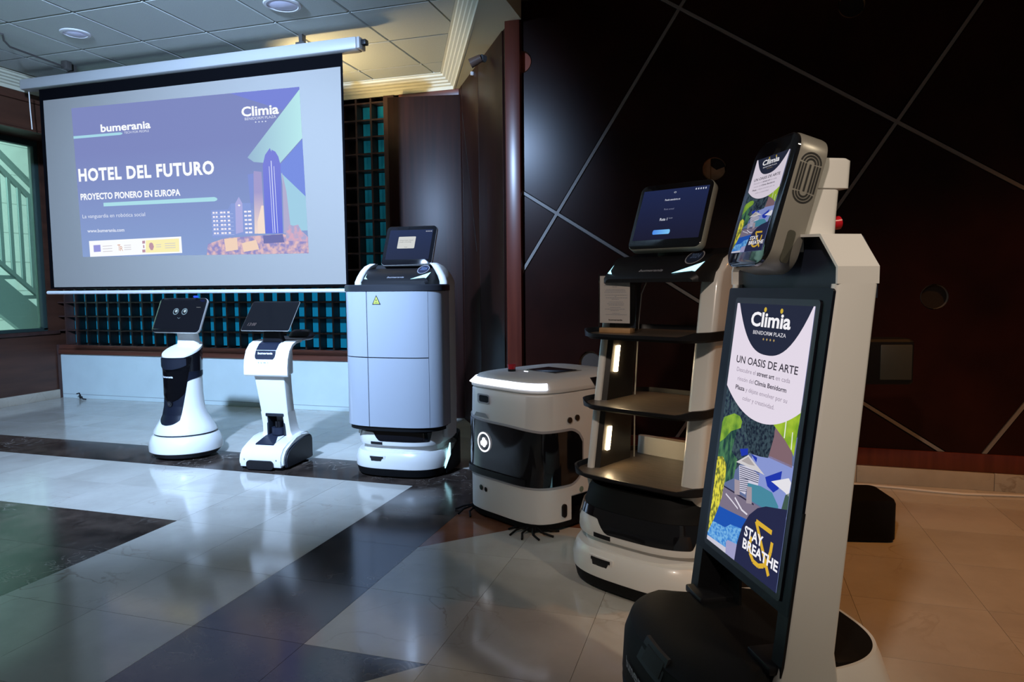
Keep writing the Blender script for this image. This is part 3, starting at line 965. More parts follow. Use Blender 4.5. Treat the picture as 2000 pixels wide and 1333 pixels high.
def tablet(root, c, w, h, tilt, th=.022, rad=.022, edge=SILVER, face=BLACKG, margin=(.02, .02, .035), yaw=0, screen=None):
    fr = frame(c, yaw, tilt)
    bm = bmesh.new()
    c0, r, u, n = fr
    loft(bm, [[c0 + r * x + u * y + n * d for x, y in rrect(w - q, h - q, rad - q / 2)] for q, d in ((.012, -th), (.002, -th + .004), (0, -th + .008), (0, -.004), (.003, -.001))])
    body = obj('tablet_case', bm, edge, root)
    bm = bmesh.new()
    loft(bm, [[c0 + r * x + u * y + n * d for x, y in rrect(w - q, h - q, rad - q / 2)] for q, d in ((.004, -.002), (.004, .0), (.008, .0012))])
    f = obj('tablet_glass', bm, face, root)
    ml, mt, mb = margin
    sw_, sh_ = w - 2 * ml, h - mt - mb
    fr2 = (c0 + u * ((mb - mt) / 2), r, u, n)
    P = mapper(fr2, sw_, sh_, .0018)
    if screen: decal('display', P, [[(0, 0), (1, 0), (1, 1), (0, 1)]], screen, f, 0)
    return fr, P, f


def shell_arm(root, side, prof, x_in, x_out, rad=.02, name='side_arm'):
    prof = [p if len(p) > 3 else (*p, 0) for p in prof]
    """white leaning side arm; prof = [(z, y_front, y_back)] bottom to top"""
    rings = []
    for z, y0, y1, lean_in in prof:
        xs = sorted((side * (x_in - lean_in), side * (x_out - lean_in)))
        d = min(rad, (y1 - y0) * .45, (xs[1] - xs[0]) * .45)
        rings.append([(x, y, z) for x, y in rrect(xs[1] - xs[0], y1 - y0, d, 4, (xs[0] + xs[1]) / 2, (y0 + y1) / 2)])
    return obj(name, loft(bmesh.new(), rings), WHITE, root, 40)


def robot_base(root, a, b, n, zs=1.0, sensor=True):
    """rounded driving base shared by the delivery robots: black skirt, white bumper, recessed groove, black sensor visor"""
    bm = bmesh.new(); stack(bm, a, b, n, [(0.004, .03), (.012, .012), (.05, .004), (.06, .02)])
    obj('base_skirt', bm, BLACKM, root)
    prof = [(.045, .012), (.052, .002), (.09, .0), (.125, .010), (.136, .018), (.138, .040), (.168, .044), (.172, .022), (.182, .020), (.215, .022), (.255, .032), (.27, .05), (.30, .07)]
    bm = bmesh.new(); stack(bm, a, b, n, prof)
    shell = obj('base_shell', bm, WHITE, root)
    ins = lambda z: .022 + max(0, (z - .215)) * .25
    zb = lambda s: .208 if s < .17 else (.208 + .030 * min(1, (s - .17) / .03) if s < .43 else (.238 - .044 * min(1, (s - .43) / .06) if s < .88 else .194 + .066 * min(1, max(0, (s - .88) / .07))))
    t0, t1 = R(-165), R(-28)
    bm = bmesh.new(); band(bm, a, b, n, t0, t1, zb, .268, ins, .005, 60, 3)
    obj('sensor_visor', bm, BLACKG, root)
    # small dark slots
    bm = bmesh.new(); band(bm, a, b, n, t_at_x(-.13, a, n), t_at_x(-.055, a, n), .176, .190, .021, .004, 12, 1); obj('slot', bm, BLACK, root)
    zt = lambda s: .120
    zbb = lambda s: .086 + .018 * (abs(s - .5) > .44)
    bm = bmesh.new(); band(bm, a, b, n, t_at_x(-.128, a, n), t_at_x(-.03, a, n), zbb, zt, .006, .006, 16, 2); obj('window_rim', bm, WHITE2, root)
    bm = bmesh.new(); band(bm, a, b, n, t_at_x(-.118, a, n), t_at_x(-.04, a, n), lambda s: .091 + .015 * (abs(s - .5) > .42), .116, .0035, .006, 16, 2); obj('lidar_window', bm, BLACKG, root)
    # dark wheel arch and light at the right rear, mirrored
    for sg in (1, -1):
        t0_, t1_ = (R(-14), R(60)) if sg > 0 else (R(-166), R(-240))
        bm = bmesh.new(); band(bm, a, b, n, t0_, t1_, .012, lambda s: .06 + .13 * min(1, s * 2.6), .0, .006, 24, 3); obj('wheel_arch', bm, BLACKM, root)
        t0_, t1_ = (R(-17), R(-5)) if sg > 0 else (R(-176), R(-186))
        bm = bmesh.new(); band(bm, a, b, n, t0_, t1_, lambda s: .04 + .10 * s * .6, lambda s: .065 + .10 * s, -.001, .006, 8, 2); obj('side_light', bm, LED_CYAN, root)
    return shell


def console(root, z0, ztop, yf, yb, hw):
    """black sloping head console with lit corners, oval sticker and lettering"""
    bm = bmesh.new()
    secs = [(yf, z0, z0 + .012, hw - .045), (yf + .012, z0, z0 + .030, hw - .03), (yf + .10, z0, z0 + .085, hw - .012), (yf + .20, z0, ztop - .02, hw - .006), (yb, z0 + .01, ztop, hw - .02)]
    rings = [[(-w, y, a), (w, y, a), (w, y, (a + b) / 2), (w * .93, y, b), (-w * .93, y, b), (-w, y, (a + b) / 2)] for y, a, b, w in secs]
    c = obj('head_console', loft(bm, rings), BLACK, root, 30)
    # frame on the sloping front
    p0 = Vector((0, yf + .012, z0 + .030)); p1 = Vector((0, yf + .10, z0 + .085))
    u = (p1 - p0).normalized(); r = Vector((1, 0, 0)); n = r.cross(u)
    fr = ((p0 + p1) / 2, r, u, n)
    W, Hh = 2 * (hw - .03), (p1 - p0).length
    P = mapper(fr, W, Hh, .001)
    words('lettering', P, [(LOGO, .38, .63, .93, .78, .02, 1, .2)], PRINTG, c, 2)
    # corner lights
    decal('corner_light', P, [[(.74, 1.06), (.955, .50), (.985, .40), (.965, .98), (.93, .94)]], LED_CYAN, c, 2)
    decal('corner_light', P, [[(.03, .45), (.05, .82), (.10, 1.04), (.045, 1.0)]], LED_CYAN, c, 2)
    st_ = decal('round_sticker', P, [[(.85 + .085 * math.cos(a), .12 + .42 * math.sin(a)) for a in [2 * math.pi * i / 24 for i in range(24)]]], PRINTG, c, 2)
    decal('sticker_face', P, [[(.85 + .076 * math.cos(a), .12 + .37 * math.sin(a)) for a in [2 * math.pi * i / 24 for i in range(24)]]], mat('navy_sticker', (.015, .022, .05), .4), c, 3)
    words('sticker_print', P, [('2024', .805, .895, .18, -.10, .02)], mat('blue_print', (.10, .16, .30), .5), c, 4)
    return c


# ------------------------------------------------------------------ 1  face robot (leftmost)
am = thing('reception_robot', 'white bell-shaped reception robot with cartoon eyes on its tilted tablet', 'robot', (-3.130, 3.405, 0), -2)
bm = bmesh.new()
for p in [1]:
    rings = [[(x, y, z) for x, y in ell(r, r * .98, 56)] for z, r in ((.012, .14), (.014, .178), (.03, .193), (.048, .200), (.055, .19))]
loft(bm, rings); obj('base_skirt', bm, mat('dark_grey_skirt', (.02, .022, .028), .5), am)
bm = bmesh.new()
loft(bm, [[(x, y, z) for x, y in ell(r, r * .98, 56)] for z, r in ((.040, .200), (.045, .207), (.07, .208), (.10, .203), (.128, .191), (.138, .181), (.140, .16))])
obj('base_drum', bm, WHITE, am)
bm = bmesh.new()
loft(bm, [[(x, y, z) for x, y in ell(r, r * .98, 56)] for z, r in ((.134, .166), (.150, .172))]); obj('base_groove', bm, NAVY, am)
prof = [(.146, .168, .166), (.150, .179, .177), (.165, .176, .174), (.19, .161, .159), (.22, .143, .141), (.26, .124, .122), (.31, .112, .110), (.38, .107, .104), (.46, .107, .103), (.53, .109, .104)]
rad_at = lambda z: next(((a[1] + (b[1] - a[1]) * (z - a[0]) / (b[0] - a[0]), a[2] + (b[2] - a[2]) * (z - a[0]) / (b[0] - a[0])) for a, b in zip(prof[:-1], prof[1:]) if a[0] <= z <= b[0]), (prof[-1][1], prof[-1][2]))
bm = bmesh.new(); loft(bm, [[(x, y, z) for x, y in ell(a, b, 56)] for z, a, b in prof]); obj('body_shell', bm, WHITE, am)
# black upper column with slanted collar
cz = lambda y: .642 + .40 * y
bm = bmesh.new()
loft(bm, [[(x, y, .50) for x, y in ell(.1095, .105, 56)], [(x, y, .545) for x, y in ell(.112, .107, 56)], [(x, y, cz(y) - .012) for x, y in ell(.1145, .109, 56)]])
obj('black_column', bm, BLACKG, am)
bm = bmesh.new()
loft(bm, [[(x, y, cz(y) + d) for x, y in ell(q, q * .955, 56)] for q, d in ((.1135, -.013), (.1155, -.008), (.1145, .002), (.09, .004), (.05, .006))])
obj('white_collar', bm, WHITE, am)


def on_body(t, z, off):
    a, b = rad_at(z) if z < .53 else (.112, .107)
    return ((a + off) * math.cos(t), (b + off) * math.sin(t), z)


def body_patch(name, fn, m, parent, off=.003, N=24, K=10, z0=.2, z1=.6):
    """fn(z) -> half angle in degrees round the front"""
    bm = bmesh.new()
    g = []
    for k in range(K + 1):
        z = z0 + (z1 - z0) * k / K
        ha = max(.5, fn(z))
        g.append([bm.verts.new(on_body(R(-90 - ha + 2 * ha * i / N), z, off)) for i in range(N + 1)])
    for k in range(K):
        for i in range(N): bm.faces.new((g[k][i], g[k][i + 1], g[k + 1][i + 1], g[k + 1][i]))
    rim = []
    bmesh.ops.solidify(bm, geom=bm.faces[:], thickness=.004)
    return obj(name, bm, m, parent)


def half(z):
    if z < .235: return 30 * math.sqrt(max(0, (z - .205) / .03)) + 2
    if z < .455: return 32 + 22 * (z - .235) / .22
    return min(150, 54 + 3.4e4 * max(0, z - .455) ** 1.75)


body_patch('front_panel', half, NAVY, am, .002, 36, 90, .205, .515)
body_patch('gloss_bib', lambda z: 46 * math.sqrt(max(0, min(1, (z - .335) / .06))) + max(0, z - .40) * 110, BLACKG, am, .006, 26, 14, .336, .60)
body_patch('speaker_band', lambda z: 52 if z > .555 else 52 * math.sqrt(max(0, (z - .528) / .027)), mat('dark_blue_fabric', (.012, .016, .032), .7, bump=.4, nscale=500), am, .0085, 22, 8, .53, .596)
bm = bmesh.new(); cyl(bm, (0.004, -.108, .330), (0.004, -.121, .328), .017, 20); cam_ = obj('camera_bump', bm, BLACKG, am)
bm = bmesh.new(); cyl(bm, (0.004, -.121, .328), (0.004, -.1235, .3275), .008, 16); obj('lens', bm, mat('lens_glass', (.02, .02, .03), .05), cam_)
curveP = lambda u, v, k=0: Vector(on_body(R(-90 + (u - .5) * 84), .50 + (.5 - v) * .12, .007 + .0006 * k))
words('lettering', curveP, [(LOGO, .17, .66, .66, .56, .025, 1.0)], PRINTW, am, 2)
decal('status_light', curveP, [[(.41, .05), (.435, .05), (.435, .22), (.41, .22)]], emit('status_white', (.75, .8, 1.0), 1.2), am, 2)
bm = bmesh.new()
loft(bm, [[(x, y, z) for x, y in rrect(w, d, min(w, d) * .45, 6, 0, cy)] for z, w, d, cy in ((.645, .16, .07, .045), (.675, .155, .055, .055), (.71, .145, .05, .053), (.765, .14, .045, .040), (.80, .13, .035, .035))])
obj('neck', bm, WHITE, am)
SCR_D = emit('dark_screen', (.006, .008, .013), 1.0, True)
fr, P, f = tablet(am, (-0.006, -.005, .847), .36, .222, 24, .020, .028, SILVER, BLACKG, (.012, .014, .022), 0, SCR_D)
EYE = emit('eye_glow', srgb(120, 150, 170), 1.0)
EYEC = emit('eye_core', srgb(176, 202, 216), 1.0)


def ring_polys(cx, cy, r0, r1, asp, N=24):
    return [[(cx + r * math.cos(2 * math.pi * j / N), cy + r * asp * math.sin(2 * math.pi * j / N)) for r, j in ((r0, i), (r1, i), (r1, i + 1), (r0, i + 1))] for i in range(N)]


asp = .336 / .186
for ex in (.405, .60):
    decal('eye', P, ring_polys(ex, .40, .047, .063, asp), EYE, f, 1)
    decal('pupil', P, [ell(.028, .028 * asp, 20, ex + .006, .385)], EYEC, f, 1)
decal('mouth', P, [[(.478, .60), (.487, .607), (.50, .628), (.513, .632), (.526, .628), (.538, .607), (.545, .60), (.538, .622), (.526, .64), (.513, .645), (.50, .64), (.487, .622)]], EYE, f, 1)
words('status_print', P, [('----', .84, .93, .27, .22)], px(220, 225, 230), f, 1)
tb = B(.097, .122, .003, .02, .951, .962, bev=.003); obj('blue_lamp', tb, LED_BLUE, am)

# ------------------------------------------------------------------ 2  slim telepresence robot
te = thing('telepresence_robot', 'slim white tablet robot with 13:00 on its dark screen and a low wedge base', 'robot', (-2.462, 3.38, 0), 4)
base_pr = [(-.178, .02), (-.183, .05), (-.175, .085), (-.150, .118), (-.10, .142), (-.03, .158), (.03, .166), (.09, .170), (.118, .164), (.128, .14), (.13, .02)]
bm = bmesh.new()
loft(bm, [[(x, y, z) for y, z in base_pr] for x in (-.136, .136)])
bmesh.ops.bevel(bm, geom=[e for e in bm.edges if abs(e.verts[0].co.x - e.verts[1].co.x) < 1e-6], offset=.012, segments=3, affect='EDGES')
obj('base_shell', bm, WHITE, te)
side_pr = [(-.150, .012), (-.158, .05), (-.148, .08), (-.12, .108), (-.07, .128), (0, .142), (.07, .152), (.12, .15), (.133, .125), (.134, .012)]
for sg in (-1, 1):
    bm = bmesh.new(); loft(bm, [[(sg * x, y, z) for y, z in side_pr] for x in (.125, .146)])
    bmesh.ops.bevel(bm, geom=bm.edges[:], offset=.006, segments=2, affect='EDGES')
    obj('side_cover', bm, mat('dark_side_cover', (.015, .018, .026), .4), te)
obj('base_plate', B(-.125, .125, -.165, .12, .003, .022, bev=.004), BLACKM, te)
bm = bmesh.new(); loft(bm, [[(x, y, z) for x, z in rrect(.165, .05, .02, 5, 0, .032)] for y in (-.190, -.16)]); obj('front_window', bm, BLACK, te)
for x in (-.098, .098):
    bm = bmesh.new(); cyl(bm, (x, -.1855, .062), (x, -.180, .062), .0035, 10); obj('sensor_dot', bm, GREY, te)
# leaning pole with a tunnel at its foot
pr = [(.150, .064, .118, .02), (.20, .026, .110, .05), (.30, .018, .086, .086), (.40, .000, .082, .088), (.52, -.028, .05, .094), (.60, -.05, .03, .10)]


def pole_ring(z, yf, yb, hw): return [(x, y, z) for x, y in rrect(2 * hw, yb - yf, .006, 3, 0, (yf + yb) / 2)]


bm = bmesh.new()
loft(bm, [pole_ring(z, yf, yb, hw) for z, yf, yb, hw in ((.288, -.024, .05, .084), (.32, -.031, .045, .085), (.42, -.050, .025, .089), (.52, -.070, .010, .094), (.60, -.074, .000, .098))])
obj('pole', bm, WHITE, te, 40)
for sg in (-1, 1):
    bm = bmesh.new()
    loft(bm, [[(sg * x, y, z) for x, y in ((x0, yf), (x1, yf), (x1, yb), (x0, yb))] for z, x0, x1, yf, yb in ((.15, .062, .110, -.006, .11), (.166, .058, .094, -.004, .10), (.185, .055, .087, -.006, .085), (.23, .052, .084, -.013, .07), (.30, .05, .0845, -.027, .05))])
    obj('pole_foot', bm, WHITE, te, 60)
bm = bmesh.new()
for sg in (-1, 1): box(bm, sg * .052 - .006, sg * .052 + .006, -.014, .075, .155, .285, bev=.003)
box(bm, -.058, .058, -.028, .06, .274, .292, bev=.004)
obj('tunnel_liner', bm, mat('dark_liner', (.012, .015, .022), .4), te)
obj('tunnel_back', B(-.05, .05, .070, .074, .16, .275), mat('pale_liner', (.55, .56, .6), .5), te, 0)
bm = bmesh.new(); loft(bm, [[(x, y, z) for x, y in rrect(w, d, .01, 4, -.005, cy)] for z, w, d, cy in ((.140, .115, .02, -.072), (.1475, .112, .02, -.072))], True, True); bm.free()
dp = [(-.062, -.125, .134), (.050, -.125, .134), (.055, -.03, .160), (.048, .06, .171), (-.048, .06, .171), (-.058, -.03, .160)]
bm = bmesh.new(); loft(bm, [[(x, y, z - .012) for x, y, z in dp], [(x, y, z + .003) for x, y, z in dp]]); obj('deck_plate', bm, NAVY, te, 0)
bm = bmesh.new(); cyl(bm, (0, .02, .165), (0, .02, .205), .042, 28); obj('sensor_drum', bm, NAVY, te)
bm = bmesh.new(); cyl(bm, (0, .02, .205), (0, .02, .24), .024, 24); obj('lidar_cap', bm, BLACKG, te)
# curved head cowl
cow = [(y + .012, z) for y, z in [(-.105, .512), (-.112, .52), (-.112, .56), (-.104, .61), (-.085, .655), (-.052, .688), (-.01, .704), (.05, .708), (.05, .695), (-.008, .690), (-.045, .674), (-.072, .645), (-.088, .605), (-.094, .56), (-.094, .512)]]
bm = bmesh.new(); loft(bm, [[(x, y, z) for y, z in cow] for x in (-.136, -.130, .130, .136)])
cowl = obj('head_cowl', bm, WHITE, te, 40)
obj('cowl_back', B(-.122, .122, -.078, -.01, .52, .66, bev=.01), WHITE2, te)


def cowP(u, v, k=0):
    # u across -.146...146, v 0 (top) ..1 (bottom) along the outer curve
    prof_ = [(.02, .706), (-.01, .704), (-.052, .688), (-.085, .655), (-.104, .61), (-.112, .56), (-.112, .52)]
    L2 = [0]
    for a, b in zip(prof_[:-1], prof_[1:]): L2.append(L2[-1] + math.hypot(b[0] - a[0], b[1] - a[1]))
    d = max(0, min(1, v)) * L2[-1]
    for i in range(len(prof_) - 1):
        if d <= L2[i + 1] + 1e-9:
            s = (d - L2[i]) / (L2[i + 1] - L2[i]); break
    a, b = prof_[i], prof_[i + 1]
    tx, tz = b[0] - a[0], b[1] - a[1]; l_ = math.hypot(tx, tz)
    nx_, nz_ = tz / l_, -tx / l_
    if nx_ > 0 or (abs(nx_) < .2 and nz_ < 0): nx_, nz_ = -nx_, -nz_
    nz_ = abs(nz_)
    o_ = .0022 + .0006 * k
    return Vector(((u - .5) * .272, .012 + a[0] + tx * s + nx_ * o_, a[1] + tz * s + nz_ * o_))


grid = []
for r_ in range(66):
    v0, v1 = r_ * .01, (r_ + 1) * .01
    cut = .0 if r_ < 58 else .06 * (1 - math.sqrt(max(0, 1 - ((r_ - 57) / 9) ** 2)))
    grid.append([(.24 + cut, v0), (.70 - cut, v0), (.70 - cut, v1), (.24 + cut, v1)])
decal('neck_panel', cowP, grid, NAVY, te, 1)
words('lettering', cowP, [(LOGO, .30, .64, .555, .505, .025, 1.0)], PRINTW, te, 3)
words('small_lettering', cowP, [('t e m i', .33, .56, .745, .705, 0.004, 1.15)], PRINTG, te, 2)
bm = bmesh.new(); loft(bm, [[(x, y, z) for x, y in rrect(w, .05, .015, 4, 0, cy)] for z, w, cy in ((.70, .13, .0), (.74, .11, -.01), (.80, .10, .0))]); obj('neck', bm, BLACK, te)
bm = bmesh.new()
loft(bm, [[(x, y, z) for x, y in plan(a, b, 3, 40, .0, .155)] for z, a, b in ((.698, .12, .11), (.704, .13, .12), (.712, .132, .122), (.714, .125, .115))]); obj('rear_tray', bm, mat('grey_tray', (.25, .25, .28), .35), te)
bm = bmesh.new(); stack(bm, .075, .06, 2.5, [(.712, .004), (.722, 0), (.745, .012), (.758, .03)], 28, .075, .17); obj('charger_pad', bm, BLACK, te)
fr, P, f = tablet(te, (0, -.03, .847), .30, .208, 40, .010, .010, SILVER, BLACKG, (.004, .004, .006), 0, SCR_D)
words('clock', P, [('13:00', .09, .27, .86, .75, 0, 1, .25)], px(120, 116, 124), f, 2)

# ------------------------------------------------------------------ 3  cabinet delivery robot
w3 = thing('cabinet_robot', 'tall white delivery robot with closed cabinet doors and a yellow warning triangle', 'robot', (-1.685, 3.485, 0), 2)
A3, B3, N3 = .262, .25, 3.2
robot_base(w3, A3, B3, N3)
AC, BC, NC, CCY, CB2 = .272, .165, 3.0, -.095, .07
bm = bmesh.new(); stack(bm, AC - .008, BC - .008, NC, [(.262, .02), (.268, .0), (.975, .0), (.985, .004)], 64, 0, CCY, CB2); obj('cabinet_core', bm, BLACKM, w3)
tL0, tS, tR1 = R(-180), t_at_x(-.103, AC, NC), t_at_x(.215, AC, NC)
g_ = .004
for zb_, zt_ in ((.278, .6375), (.6425, .980)):
    bm = bmesh.new(); band(bm, AC, BC, NC, tL0, t_at_x(-.1055, AC, NC), zb_, zt_, .0, .012, 44, 1, 0, CCY, CB2); d_ = obj('cabinet_door', bm, PEARL, w3)
    bm = bmesh.new(); band(bm, AC, BC, NC, t_at_x(-.1005, AC, NC), tR1, zb_, zt_, .0, .012, 36, 1, 0, CCY, CB2); d2 = obj('cabinet_door', bm, PEARL, w3)
bm = bmesh.new(); band(bm, AC, BC, NC, t_at_x(.217, AC, NC), R(178), .278, .980, .0, .012, 60, 1, 0, CCY, CB2); obj('side_panel', bm, PEARL, w3)
bm = bmesh.new(); stack(bm, AC + .012, BC + .012, NC, [(.981, .006), (.984, .0), (1.010, .0), (1.016, .006)], 64, 0, CCY, CB2); obj('cabinet_lid', bm, mat('black_lid', (.022, .024, .03), .35), w3)
bm = bmesh.new(); band(bm, AC, BC, NC, R(-178), R(-4), .255, .276, .014, .02, 60, 1, 0, CCY, CB2); obj('cabinet_sill', bm, BLACKM, w3)


def frontP(a, b, n, x0, x1, z1, z0, off=.007, cx=0, cy=0):
    def P_(u, v, k=0):
        x = x0 + (x1 - x0) * u
        t = t_at_x(x, a, n)
        X, Y = plan_at(t, a, b, n, cx, cy)
        return Vector((x, Y - off - .0005 * k, z1 + (z0 - z1) * v))
    return P_


WP3 = frontP(AC, BC, NC, -.072, -.024, .963, .914, .007, 0, CCY)
decal('warning_sticker', WP3, [[(.5, 0), (1, 1), (0, 1)]], PRINTB, w3, 1)
decal('warning_face', WP3, [[(.5, .16), (.86, .92), (.14, .92)]], YELLOWST, w3, 2)
decal('warning_symbol', WP3, [[(.42, .50), (.52, .42), (.50, .56), (.56, .62), (.45, .64)]] + [[(.34, .72), (.66, .72), (.66, .75), (.34, .75)], [(.28, .80), (.72, .80), (.72, .83), (.28, .83)]], PRINTB, w3, 3)
# white rear shell rising into the head
for sg in (-1, 1):
    shell_arm(w3, sg, [(.20, -.09, .05), (.40, -.085, .06), (.80, -.085, .06), (.98, -.09, .055), (1.03, -.09, .055, 0), (1.06, -.085, .05, .012), (1.09, -.08, .04, .030), (1.115, -.07, .02, .050), (1.130, -.05, -.01, .072)], .225, .268, .02)
console(w3, 1.016, 1.125, -.16, .05, .222)
bm = bmesh.new(); box(bm, -.05, .05, .06, .12, 1.10, 1.20, bev=.01); obj('tablet_neck', bm, BLACK, w3)
SCR_N = gradient_emit('navy_screen', srgb(22, 26, 48), srgb(26, 38, 74), 2, 1.12, 1.34)
fr, P, f = tablet(w3, (0, .055, 1.232), .30, .244, 25.6, .022, .024, SILVER, BLACKG, (.022, .026, .034), 0, SCR_N)
dlg = decal('dialog_box', P, [rrect(.40, .40, .02, 3, .43, .43)], px(206, 208, 204), f, 1)
words('dialog_text', P, [('Coloque el plato, despu\u00e9s', .26, .58, .37, .33), ('proceda con la entrega', .26, .54, .43, .39), ('Aceptar', .40, .47, .60, .565)], px(120, 124, 122), f, 2)
decal('status_icon', P, [[(.84 + .03 * k, .05), (.853 + .03 * k, .04), (.86 + .03 * k, .075), (.845 + .03 * k, .08)] for k in range(5)], px(190, 195, 205), f, 1)

# ------------------------------------------------------------------ 4  floor cleaning robot
fc = thing('cleaning_robot', 'boxy white floor cleaning robot with black glass front and a glowing lid strip', 'robot', (-.76, 3.0, 0), -30)
AW, AD, NN = .254, .308, 4.6
bm = bmesh.new(); stack(bm, AW, AD, NN, [(.135, .004), (.14, 0), (.36, .0), (.56, .004), (.572, .012)], 96); obj('body_shell', bm, WHITE2, fc)
# lower front bumper (wraps the front third) and wheel bay behind it
t0, t1 = R(-199), R(19)


def fplan_front(ycut, a=AW, b=AD, n=NN, ins=0, M_=40):
    pts = []
    ta = math.asin(max(-1, -(abs(ycut) / b) ** (n / 2)))
    for i in range(M_ + 1):
        t = -math.pi - ta + (2 * ta + math.pi) * i / M_ if False else (math.pi - ta) + (ta + 2 * math.pi - (math.pi - ta)) * i / M_
        pts.append(plan_at(t, a - ins, b - ins, n))
    return pts


pf = fplan_front(-.13)
bm = bmesh.new(); loft(bm, [[(x, y, z) for x, y in [(q[0] * s_, q[1] * s_ if q[1] < -.14 else q[1]) for q in pf]] for z, s_ in ((.034, .97), (.04, 1.0), (.16, 1.0))]); obj('front_bumper', bm, WHITE2, fc)
bm = bmesh.new(); stack(bm, AW, AD, NN, [(.012, .03), (.014, .006), (.034, .002), (.038, .02)], 64); bm2 = bm
obj('squeegee_skirt', bm, BLACKM, fc)
obj('chassis', B(-.19, .19, -.12, .25, .03, .19), BLACKM, fc, 0)
for sg in (-1, 1):
    bm = bmesh.new(); cyl(bm, (sg * .205, .10, .072), (sg * .243, .10, .072), .072, 28); wh = obj('drive_wheel', bm, mat('grey_tyre', (.16, .16, .17), .6), fc)
    bm = bmesh.new(); cyl(bm, (sg * .243, .10, .072), (sg * .247, .10, .072), .035, 20); obj('hub', bm, GREYD, wh)
# black glass wrap
TL_, TR_ = R(-180), R(-8)
gl_top = lambda s: .455 - .045 * s if s > .02 else .40
tg0, tg1 = t_at_x(-.2495, AW, NN), R(-2.5)


def gtop(s):
    e_ = 0 if s < .955 else 1 - math.sqrt(max(0, 1 - ((s - .955) / .045) ** 2))
    return (.452 - .040 * min(1, s / .75)) - .055 * e_


def gbot(s): return .192 + (0 if s < .955 else .055 * (1 - math.sqrt(max(0, 1 - ((s - .955) / .045) ** 2))))


bm = bmesh.new(); band(bm, AW, AD, NN, R(-177), R(-1.2), lambda s: gbot(s) - .010, lambda s: gtop(s) + .010, .0, .005, 120, 4); obj('glass_rim', bm, mat('grey_rim', (.42, .42, .45), .4), fc)
bm = bmesh.new(); band(bm, AW, AD, NN, R(-176), R(-1.7), gbot, gtop, -.002, .006, 120, 4); gls = obj('black_glass', bm, BLACKG, fc)
bm = bmesh.new(); band(bm, AW, AD, NN, R(-178), R(-70), .196, .222, -.006, .012, 40, 1); obj('glass_lip', bm, BLACK, fc)
GP = frontP(AW, AD, NN, -.125, -.035, .385, .295, .009)
lg = decal('glowing_logo', GP, ring_polys(.5, .5, .40, .48, 1.0, 28), emit('logo_white', (.9, .92, 1), 1.6), fc, 1)
decal('logo_mark', GP, [circ(.13, 12, .5 + a, .5 + b) for a, b in ((-.12, .06), (0, -.1), (.12, .0), (.02, .12))], emit('logo_white', (.9, .92, 1), 1.6), lg, 1)
# top lid with light strip
bm = bmesh.new(); stack(bm, AW, AD, NN, [(.560, .016), (.572, .016), (.5725, .002), (.583, .0), (.590, .002), (.612, .020), (.620, .028), (.626, .05), (.630, .13)], 96); obj('lid', bm, WHITE2, fc)
bm = bmesh.new(); band(bm, AW, AD, NN, R(-152), R(-36), .588, .611, lambda z: (z - .590) * .9 - .0015, .006, 70, 3); obj('light_strip', bm, LED_WHITE, fc)
bm = bmesh.new(); band(bm, AW, AD, NN, R(.02), R(40), .582, .614, lambda z: (z - .590) * .9 - .001, .006, 30, 2); obj('rear_corner_cover', bm, BLACK, fc)
obj('control_screen', B(-.06, .115, -.08, .06, .6295, .6335, bev=.002), BLACKG, fc)
obj('screen_bezel', B(-.075, .13, -.095, .075, .627, .6312, bev=.002), SILVER, fc)
bm = bmesh.new(); cyl(bm, (-.075, -.155, .628), (-.075, -.155, .640), .017, 20); eb = obj('emergency_button', bm, BLACK, fc)
bm = bmesh.new(); cyl(bm, (-.075, -.155, .640), (-.075, -.155, .662), .016, 20, .019); obj('button_cap', bm, RED, eb)
obj('status_lamp', B(-.03, -.008, -.125, -.12, .629, .6325), LED_WHITE, fc, 0)
FP = frontP(AW, AD, NN, -.13, -.05, .545, .505, .002)
fb = decal('front_display', FP, [rrect(1, 1, .15, 4, .5, .5)], mat('grey_rim', (.42, .42, .45), .4), fc, 1)
decal('display_glass', FP, [rrect(.78, .72, .15, 4, .56, .5)], NAVYG, fb, 2)
FP2 = frontP(AW, AD, NN, -.17, -.05, .466, .444, .003)
decal('handle_notch', FP2, [[(.1, 1), (.25, .15), (.8, .15), (1, 1)]], GREY, fc, 1)
FP3 = frontP(AW, AD, NN, -.13, -.06, .150, .12, .003)
decal('front_sensor', FP3, [ell(.18, .40, 18, .3, .45), ell(.13, .34, 18, .75, .55)], BLACKG, fc, 1)
FP4 = frontP(AW, AD, NN, .19, .21, .11, .06, .003)
for y_, z_ in ((-.14, .455), (-.095, .46)):
    bm = bmesh.new(); cyl(bm, (AW - .002, y_, z_), (AW + .003, y_, z_), .0125, 18); obj('side_sensor', bm, BLACKG, fc)
bm = bmesh.new(); loft(bm, [[(x, y, z) for y, z in rrect(.024, .055, .011, 5, -.172, .085)] for x in (AW - .006, AW + .003)]); obj('side_slot', bm, BLACK, fc)
bm = bmesh.new(); cyl(bm, (AW - .004, -.07, .155), (AW + .002, -.07, .155), .012, 16); obj('side_cap', bm, mat('pale_green_cap', (.22, .30, .24), .5), fc)
for y_ in (.055,):
    obj('panel_seam', B(AW - .003, AW + .0012, y_, y_ + .0025, .19, .56), GREYD, fc, 0)
obj('panel_handle', B(AW - .003, AW + .003, .13, .20, .50, .54, bev=.002), GREY, fc)
